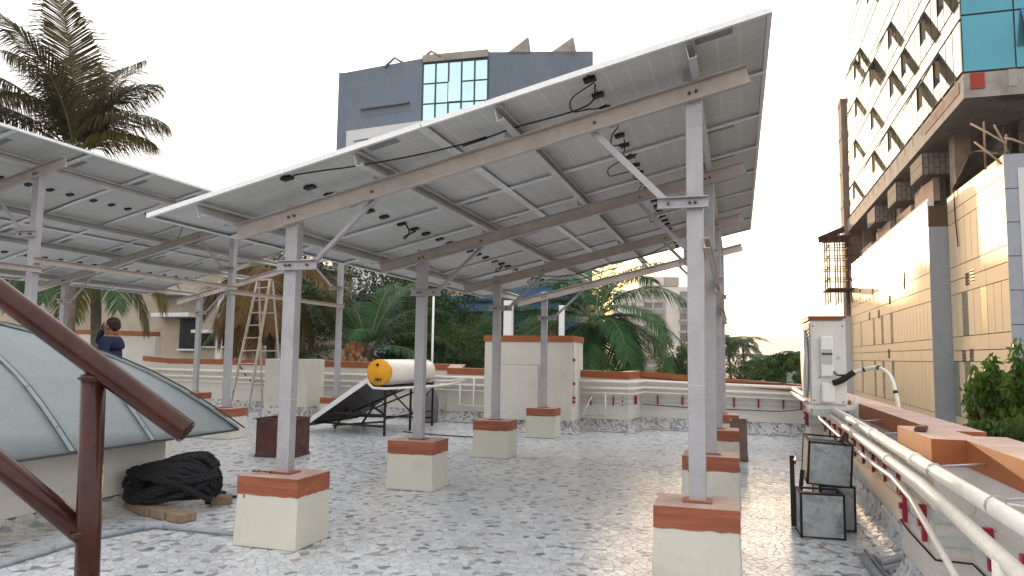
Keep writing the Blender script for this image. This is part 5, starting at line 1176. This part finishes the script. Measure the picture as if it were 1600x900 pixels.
def blocky(m, s):
    t = m.node_tree; n = t.nodes; L = t.links; b = n['Principled BSDF']
    br = n.new('ShaderNodeTexBrick'); br.inputs['Scale'].default_value = s; br.inputs['Color1'].default_value = (.17,.15,.13,1); br.inputs['Color2'].default_value = (.22,.19,.165,1); br.inputs['Mortar'].default_value = (.09,.08,.07,1); br.inputs['Mortar Size'].default_value = .03
    br.inputs['Row Height'].default_value = .25; br.inputs['Brick Width'].default_value = .5
    tc = n.new('ShaderNodeTexCoord'); mp_ = n.new('ShaderNodeMapping'); mp_.inputs['Rotation'].default_value = (R(90), 0, R(90)); L.new(tc.outputs['Object'], mp_.inputs[0]); L.new(mp_.outputs[0], br.inputs[0]); L.new(br.outputs[0], b.inputs['Base Color']); return m
MT['blocks'] = blocky(M('grey_blockwork', (.2,.18,.16), .9, bump=.2), 1.0)
T_rb = thing('office_block', 'tall cream-clad block under construction with open windows on the right', 'building', (12, 45, -16))
XA, XB = 9.0, 9.85                     # far and near facade planes
YC, YE = 40.1, 66.5                    # the step between them, far end
YN = 32.0                              # near corner
def rbox(nm, x0, x1, y0, y1, z0, z1, mat, par=None, bevel=0): m_ = MB(); m_.box(x0,x1,y0,y1,z0,z1); return m_.build(nm, mat, par or T_rb, bevel=bevel)
rbox('lower_core', XA+.06, 30, YC+.05, YE, -16, 9.2, MT['joint']); rbox('lower_core', XB+.06, 30, YN+.06, YC+.04, -16, 9.3, MT['joint'])
rbox('return_wall', XA+.002, XB+.055, YC-.06, YC+.04, -16, 8.15, MT['shaded_acp']); rbox('dark_slot', XB+.02, XB+.05, YC-1.6, YC-.1, 8.16, 9.32, MT['interior_shade'])  # return coloured as shaded; dark sheet painted for the shaded gap above it
# panel field: rows of vertical composite panels, each its own piece
me_cache = {}
def panel(x, y0, y1, z0, z1, mat, nm='cladding_panel', th=.05):
    w_, h_ = round(y1-y0, 3), round(z1-z0, 3); k_ = (w_, h_, mat, th)
    if k_ not in me_cache:
        m_ = MB(); m_.box(0, th, 0, w_, 0, h_); me_cache[k_] = m_.mesh(nm, MT[mat])
    return piece(nm, me_cache[k_], (x, y0, z0), T_rb)
zr_far = [9.45, 8.25, 5.9, 5.15, 4.5, 2.65, 2.15, 1.57, -.85, -1.6, -4.0]
g_ = .035
def field(x, y0, y1, rows, wd, wins):
    n_ = int(round((y1-y0)/wd)); ww = (y1-y0)/n_
    for z1, z0 in zip(rows, rows[1:]):
        thin = (z1-z0) < 1.0
        if thin:
            m2 = n_//3
            for i in range(m2): panel(x, y0+(y1-y0)*i/m2+g_/2, y0+(y1-y0)*(i+1)/m2-g_/2, z0+g_/2, z1-g_/2, 'acp')
        else:
            for i in range(n_):
                yc = y0+ww*(i+.5); wn = any(a <= yc <= c and lo <= (z0+z1)/2 <= hi for a, c, lo, hi in wins)
                panel(x, y0+ww*i+.025, y0+ww*(i+1)-.025, z0+g_/2, z1-g_/2, 'win_blind' if wn else 'acp', 'window_pane' if wn else 'cladding_panel')
wf = [(49.2,50.4,-2,9), (52.2,53.4,-2,9), (55.4,56.6,-2,9), (61,62.2,-2,9)]
field(XA, YC, YE, zr_far, .78, wf)
zr_near = [9.55, 8.75, 8.15, 6.05, 5.4, 4.75, 2.75, 2.1, 1.6, -.95, -1.7, -4.2]
wn_ = [(34.6,35.3,-2,4.8), (37.6,38.4,-2,7), (39.3,39.9,-2,1)]
field(XB, YN, YC-.1, zr_near, .9, wn_)
rbox('upstand', XA+.055, XA+.3, YC, 60, 9.21, 9.62, MT['pale_wall'])
# louvred vents (four slats each)
def louvre(x, y, z, n_=4, w_=.55):
    v_ = rbox('vent', x-.012, x-.002, y, y+w_, z, z+n_*.14, MT['acp_top'])
    for i in range(n_): rbox('louvre_slat', x-.03, x-.0125, y+.04, y+w_-.04, z+.03+i*.14, z+.09+i*.14, M('dark_red_slat', (.12,.03,.02), .7) if 'dark_red_slat' not in bpy.data.materials else bpy.data.materials['dark_red_slat'], v_)
for px, py in ((1392,475), (1391,560), (1375,497), (1360,500)): p = at_x(px, py, XA); louvre(XA, p.y, p.z)
for px, py in ((1478,455), (1515,445), (1523,440), (1483,568), (1510,566), (1522,565)): p = at_x(px, py, XB); louvre(XB, p.y, p.z)
for px, py in ((1414,432), (1414,443)): p = at_x(px, py, XA); rbox('dark_slot', XA-.02, XA-.004, p.y, p.y+.3, p.z-.3, p.z+.25, MT['joint'])
# near corner, shade-tinted return and teal glazing facing the camera
rbox('corner_panel', XB+.001, XB+.45, YN-.02, YN+.055, -16, 9.55, MT['shaded_acp'])
for z in (8.2, 6.9, 5.6, 4.3, 3.0, 1.7, .4): rbox('corner_joint', XB-.002, XB+.45, YN-.03, YN-.021, z, z+.03, MT['joint'])
rbox('glazing_frame', XB+.451, XB+.70, YN-.06, YN+.3, -16, 9.0, MT['pale_wall']); rbox('glazing_frame', XB+.701, XB+6, YN-.06, YN+.3, 8.7, 9.0, MT['pale_wall']); rbox('top_panel', XB+.451, XB+6, YN-.02, YN+.29, 9.001, 9.55, MT['shaded_acp'])
for i in range(4):
    for j in range(6): rbox('glass_pane', XB+.72+i*1.3, XB+1.98+i*1.3, YN+.0, YN+.05, 8.66-(j+1)*1.6, 8.62-j*1.6, MT['teal'])
# unfinished open floor
rbox('floor_slab', XA-.0, 30, 33.4, 67.5, 12.35, 13.38, MT['concrete']); rbox('floor_slab', XB+.3, 30, YN+.4, 67, 9.20, 9.45, MT['concrete'])
rbox('block_wall', XA+2.6, XA+2.9, 37.5, 66, 9.3, 12.34, MT['blocks']); rbox('block_wall', XA+2.2, 26, 45.6, 45.9, 9.3, 12.34, MT['blocks']); rbox('block_wall', XB+2.2, 28, 36.8, 37.1, 9.46, 12.34, MT['blocks'])
for y in (38.6, 44.5, 51, 58, 65): rbox('column', XA+.9, XA+1.6, y, y+.9, 9.21, 12.34, MT['rawbrick'])
for y0, y1 in ((40.6, 43.2), (47, 49.5), (54, 57)): rbox('brick_box', XA-.05, XA+1.2, y0, y1, 10.9, 12.0, MT['blocks'], bevel=.02)
for y0, y1, h in ((41, 45, 1.2), (46, 50, .8), (52, 57, 1.0), (59, 64, .7)): rbox('brick_sill', XA+.5, XA+.8, y0, y1, 9.63, 9.63+h, MT['rawbrick'])
for i in range(16):
    y = 34.5 + i*2.0; rbox('stub_post', XA-.012, XA+.05, y, y+.12, 12.9, 13.5, MT['rawbrick'])
rbox('brick_strip', XA-.03, XA-.003, 34, 40, 12.75, 13.2, MT['rawbrick'])
# upper glazed volume
ZU0, ZU1, YU0, YU1 = 13.5, 31.6, 33.6, 66.9
rbox('upper_core', XA+.08, 30, YU0+.08, YU1, ZU0, ZU1, MT['joint'])
fl_ = 3.02; nf = 6; nc = 30; ww = (YU1-YU0)/nc
wins = [(1341,85),(1363,83),(1390,95),(1439,88),(1466,40),(1357,22),(1388,22),(1427,10),(1337,130),(1363,140),(1392,160),(1410,143),(1441,165),(1468,130),(1337,180),(1364,205),(1392,222),(1337,233),(1364,258),(1335,285)]
wpos = set()
for px, py in wins:
    p = at_x(px, py, XA); wpos.add((int((p.y-YU0)/ww), int((p.z-ZU0)/fl_)))
for f in range(nf):
    z0 = ZU0 + f*fl_
    for i in range(nc):
        y0 = YU0+ww*i+.05; y1 = YU0+ww*(i+1)-.05
        if (i, f) in wpos:
            panel(XA, y0, y1, z0+.05, z0+.84, 'acp_top'); panel(XA+.05, y0, y1, z0+.86, z0+2.2, 'interior_shade', 'opening_shade_panel', .02)
            zh = z0+2.2; L_ = 1.42; an = R(30); x_o = XA - L_*math.sin(an); zl = zh - L_*math.cos(an)
            m_ = MB(); m_.hexa([(x_o,y0,zl),(x_o,y1,zl),(x_o+.035,y1,zl+.02),(x_o+.035,y0,zl+.02),(XA-.02,y0,zh),(XA-.02,y1,zh),(XA+.02,y1,zh+.02),(XA+.02,y0,zh+.02)])
            sa = m_.build('window_sash', MT['green_glass'], T_rb)
            for yy in (y0-.03, y1): 
                m_ = MB(); m_.hexa([(x_o-.02,yy,zl-.02),(x_o-.02,yy+.03,zl-.02),(x_o+.05,yy+.03,zl),(x_o+.05,yy,zl),(XA-.04,yy,zh),(XA-.04,yy+.03,zh),(XA+.03,yy+.03,zh+.02),(XA+.03,yy,zh+.02)]); m_.build('sash_frame', MT['mullion'], sa)
        else: panel(XA, y0, y1, z0+.05, z0+2.2, 'acp_top')
    for i in range(6): panel(XA, YU0+(YU1-YU0)*i/6+g_/3, YU0+(YU1-YU0)*(i+1)/6-g_/3, z0+2.32, z0+fl_-.04, 'acp_top')
# teal glazing of the upper volume facing the camera
zs = [13.5, 15.95, 17.0, 19.2, 20.3, 22.5, 25, 28, 31.6]
for j in range(len(zs)-1):
    for i in range(6):
        x0 = XA+.06+i*1.9; rbox('glass_pane', x0+.03, x0+1.87, YU0+.0, YU0+.07, zs[j]+.04, zs[j+1]-.04, MT['teal'])
rbox('pane_shade_patch', XA+1.95+.3, XA+3.6, YU0-.012, YU0-.003, 14.55, 15.9, MT['interior_shade'])  # dark patch painted for the shade behind the open pane
m_ = MB(); x0, x1 = XA+2.2, XA+3.7; m_.hexa([(x0,YU0-.62,14.6),(x1,YU0-.62,14.6),(x1,YU0-.58,14.6),(x0,YU0-.58,14.6),(x0,YU0-.05,15.95),(x1,YU0-.05,15.95),(x1,YU0-.015,15.95),(x0,YU0-.015,15.95)]); m_.build('window_sash', M('deep_blue_glass', (.03,.13,.25), .12, .3), T_rb)
rbox('red_board', XA+.25, XA+.75, YU0-.25, YU0-.2, 12.7, 13.35, M('red_board_paint', (.32,.03,.02), .7))
for i in range(4): rbox('stub_post', XA+1.6+i*2.4, XA+1.9+i*2.4, YU0-.22, YU0-.19, 12.7, 13.4, MT['concrete'])
# far brown flank
rbox('flank_wall', XA-.25, 14, 67.1, 69.0, -16, 24.0, MT['rawbrick'])
for z in (14.6, 17.6, 20.6, 23.6): rbox('flank_band', XA-.30, XA-.255, 67.05, 69.0, z, z+.5, MT['concrete'])
rbox('lower_end_wall', XA-.6, XA+3, 66.55, 68.5, -16, 5.2, MT['pale_wall'])

# tarpaulin, poles and cables on the open floor
T_tp = thing('tarpaulin', 'torn dark tarpaulin draped over poles on the open floor of the cream block', 'tarpaulin', (XB, 35, 9.5))
b = MB(); n1, n2 = 16, 6; vs = []
for i in range(n1+1):
    for j in range(n2+1):
        t = i/n1; y = 38.8 - 6.5*t; x = XB - .10 + j*.9/n2; z = 9.62 + .6*math.sin(t*3.0)**2*(1-j/n2*.4) + 1.1*t*(1-t) + .12*random.random() - .1*j/n2
        vs.append((x, y, z))
b.add(vs, [(i*(n2+1)+j, (i+1)*(n2+1)+j, (i+1)*(n2+1)+j+1, i*(n2+1)+j+1) for i in range(n1) for j in range(n2)]); o = b.build('sheet', M('dark_tarp', (.045,.035,.032), .6, var=.4), T_tp); o.modifiers.new('s','SOLIDIFY').thickness = .02
b = MB(); vs = [(XB+.4+i*.9, YN+.6, 11.6+.12*random.random()-.05*i) for i in range(7)] + [(XB+.4+i*.9, YN+2.2, 12.1+.1*random.random()) for i in range(7)]
b.add(vs, [(i, i+1, i+8, i+7) for i in range(6)]); o = b.build('sheet', M('blue_black_tarp', (.03,.045,.055), .5, var=.3), T_tp); o.modifiers.new('s','SOLIDIFY').thickness = .02
for p, q in (((1517,193,34.0),(1572,225,31.5)), ((1523,222,33.8),(1565,256,32.0)), ((1537,190,33.5),(1540,265,33.5)), ((1570,215,32.0),(1600,225,31.0)), ((1553,195,32.5),(1576,240,32.2)), ((1572,210,32.2),(1570,256,32.2))):
    a, c = at_y(p[0],p[1],p[2]), at_y(q[0],q[1],q[2]); b = MB(); b.tube([a, (a+c)/2+V((0,0,.03)), c], .045, 6); b.build('pole', MT['timber'], T_tp)
p, q = at_x(1490,292,XB-.06), at_x(1497,385,XB-.06)
cable('hanging_cable', [p, (p+q)/2+V((0,.1,0)), q], 'dark cable hanging down the near cream facade', .03)
# scaffold at the far end
T_sc = thing('scaffold', 'rusty brown scaffold platform at the far left corner of the cream block', 'scaffold', (XA-.8, 67, 6))
for z, ln in ((11.6, 3.4), (7.3, 3.0)):
    for i in range(6):
        b = MB(); b.box(XA-2.0, XA+.0, 64.2+i*.62, 64.7+i*.62, z, z+.09); b.build('plank', MT['rust'], T_sc)
for x in (XA-1.8, XA-1.0, XA-.2):
    for y in (64.3, 65.9, 67.5): b = MB(); b.tube([(x,y,6.2),(x,y,11.9)], .05, 6); b.build('standard', MT['rust'], T_sc)
for z in (8.2, 9.1, 10.0, 10.9):
    for y in (64.3, 65.9, 67.5): b = MB(); b.tube([(XA-2.1,y,z),(XA+.1,y,z)], .035, 5); b.build('ledger', MT['rust'], T_sc)
    for x in (XA-1.8, XA-.2): b = MB(); b.tube([(x,64.1,z),(x,67.7,z)], .035, 5); b.build('ledger', MT['rust'], T_sc)
b = MB(); b.bar((XA-2.6,64.0,11.3), (XA+.1,68,12.9), .06, .5); b.build('sheet_roof', MT['rust'], T_sc)
b = MB(); b.box(-120, 60, -30, 260, -17, 40)
hm = bpy.data.materials.new('evening_haze'); hm.use_nodes = True; t = hm.node_tree; t.nodes.clear()
pv = t.nodes.new('ShaderNodeVolumePrincipled'); pv.inputs['Color'].default_value = (.96,.92,.88,1); pv.inputs['Density'].default_value = .0004; pv.inputs['Anisotropy'].default_value = .2
mo = t.nodes.new('ShaderNodeOutputMaterial'); t.links.new(pv.outputs[0], mo.inputs['Volume'])
b.build('haze', hm)['kind'] = 'stuff'
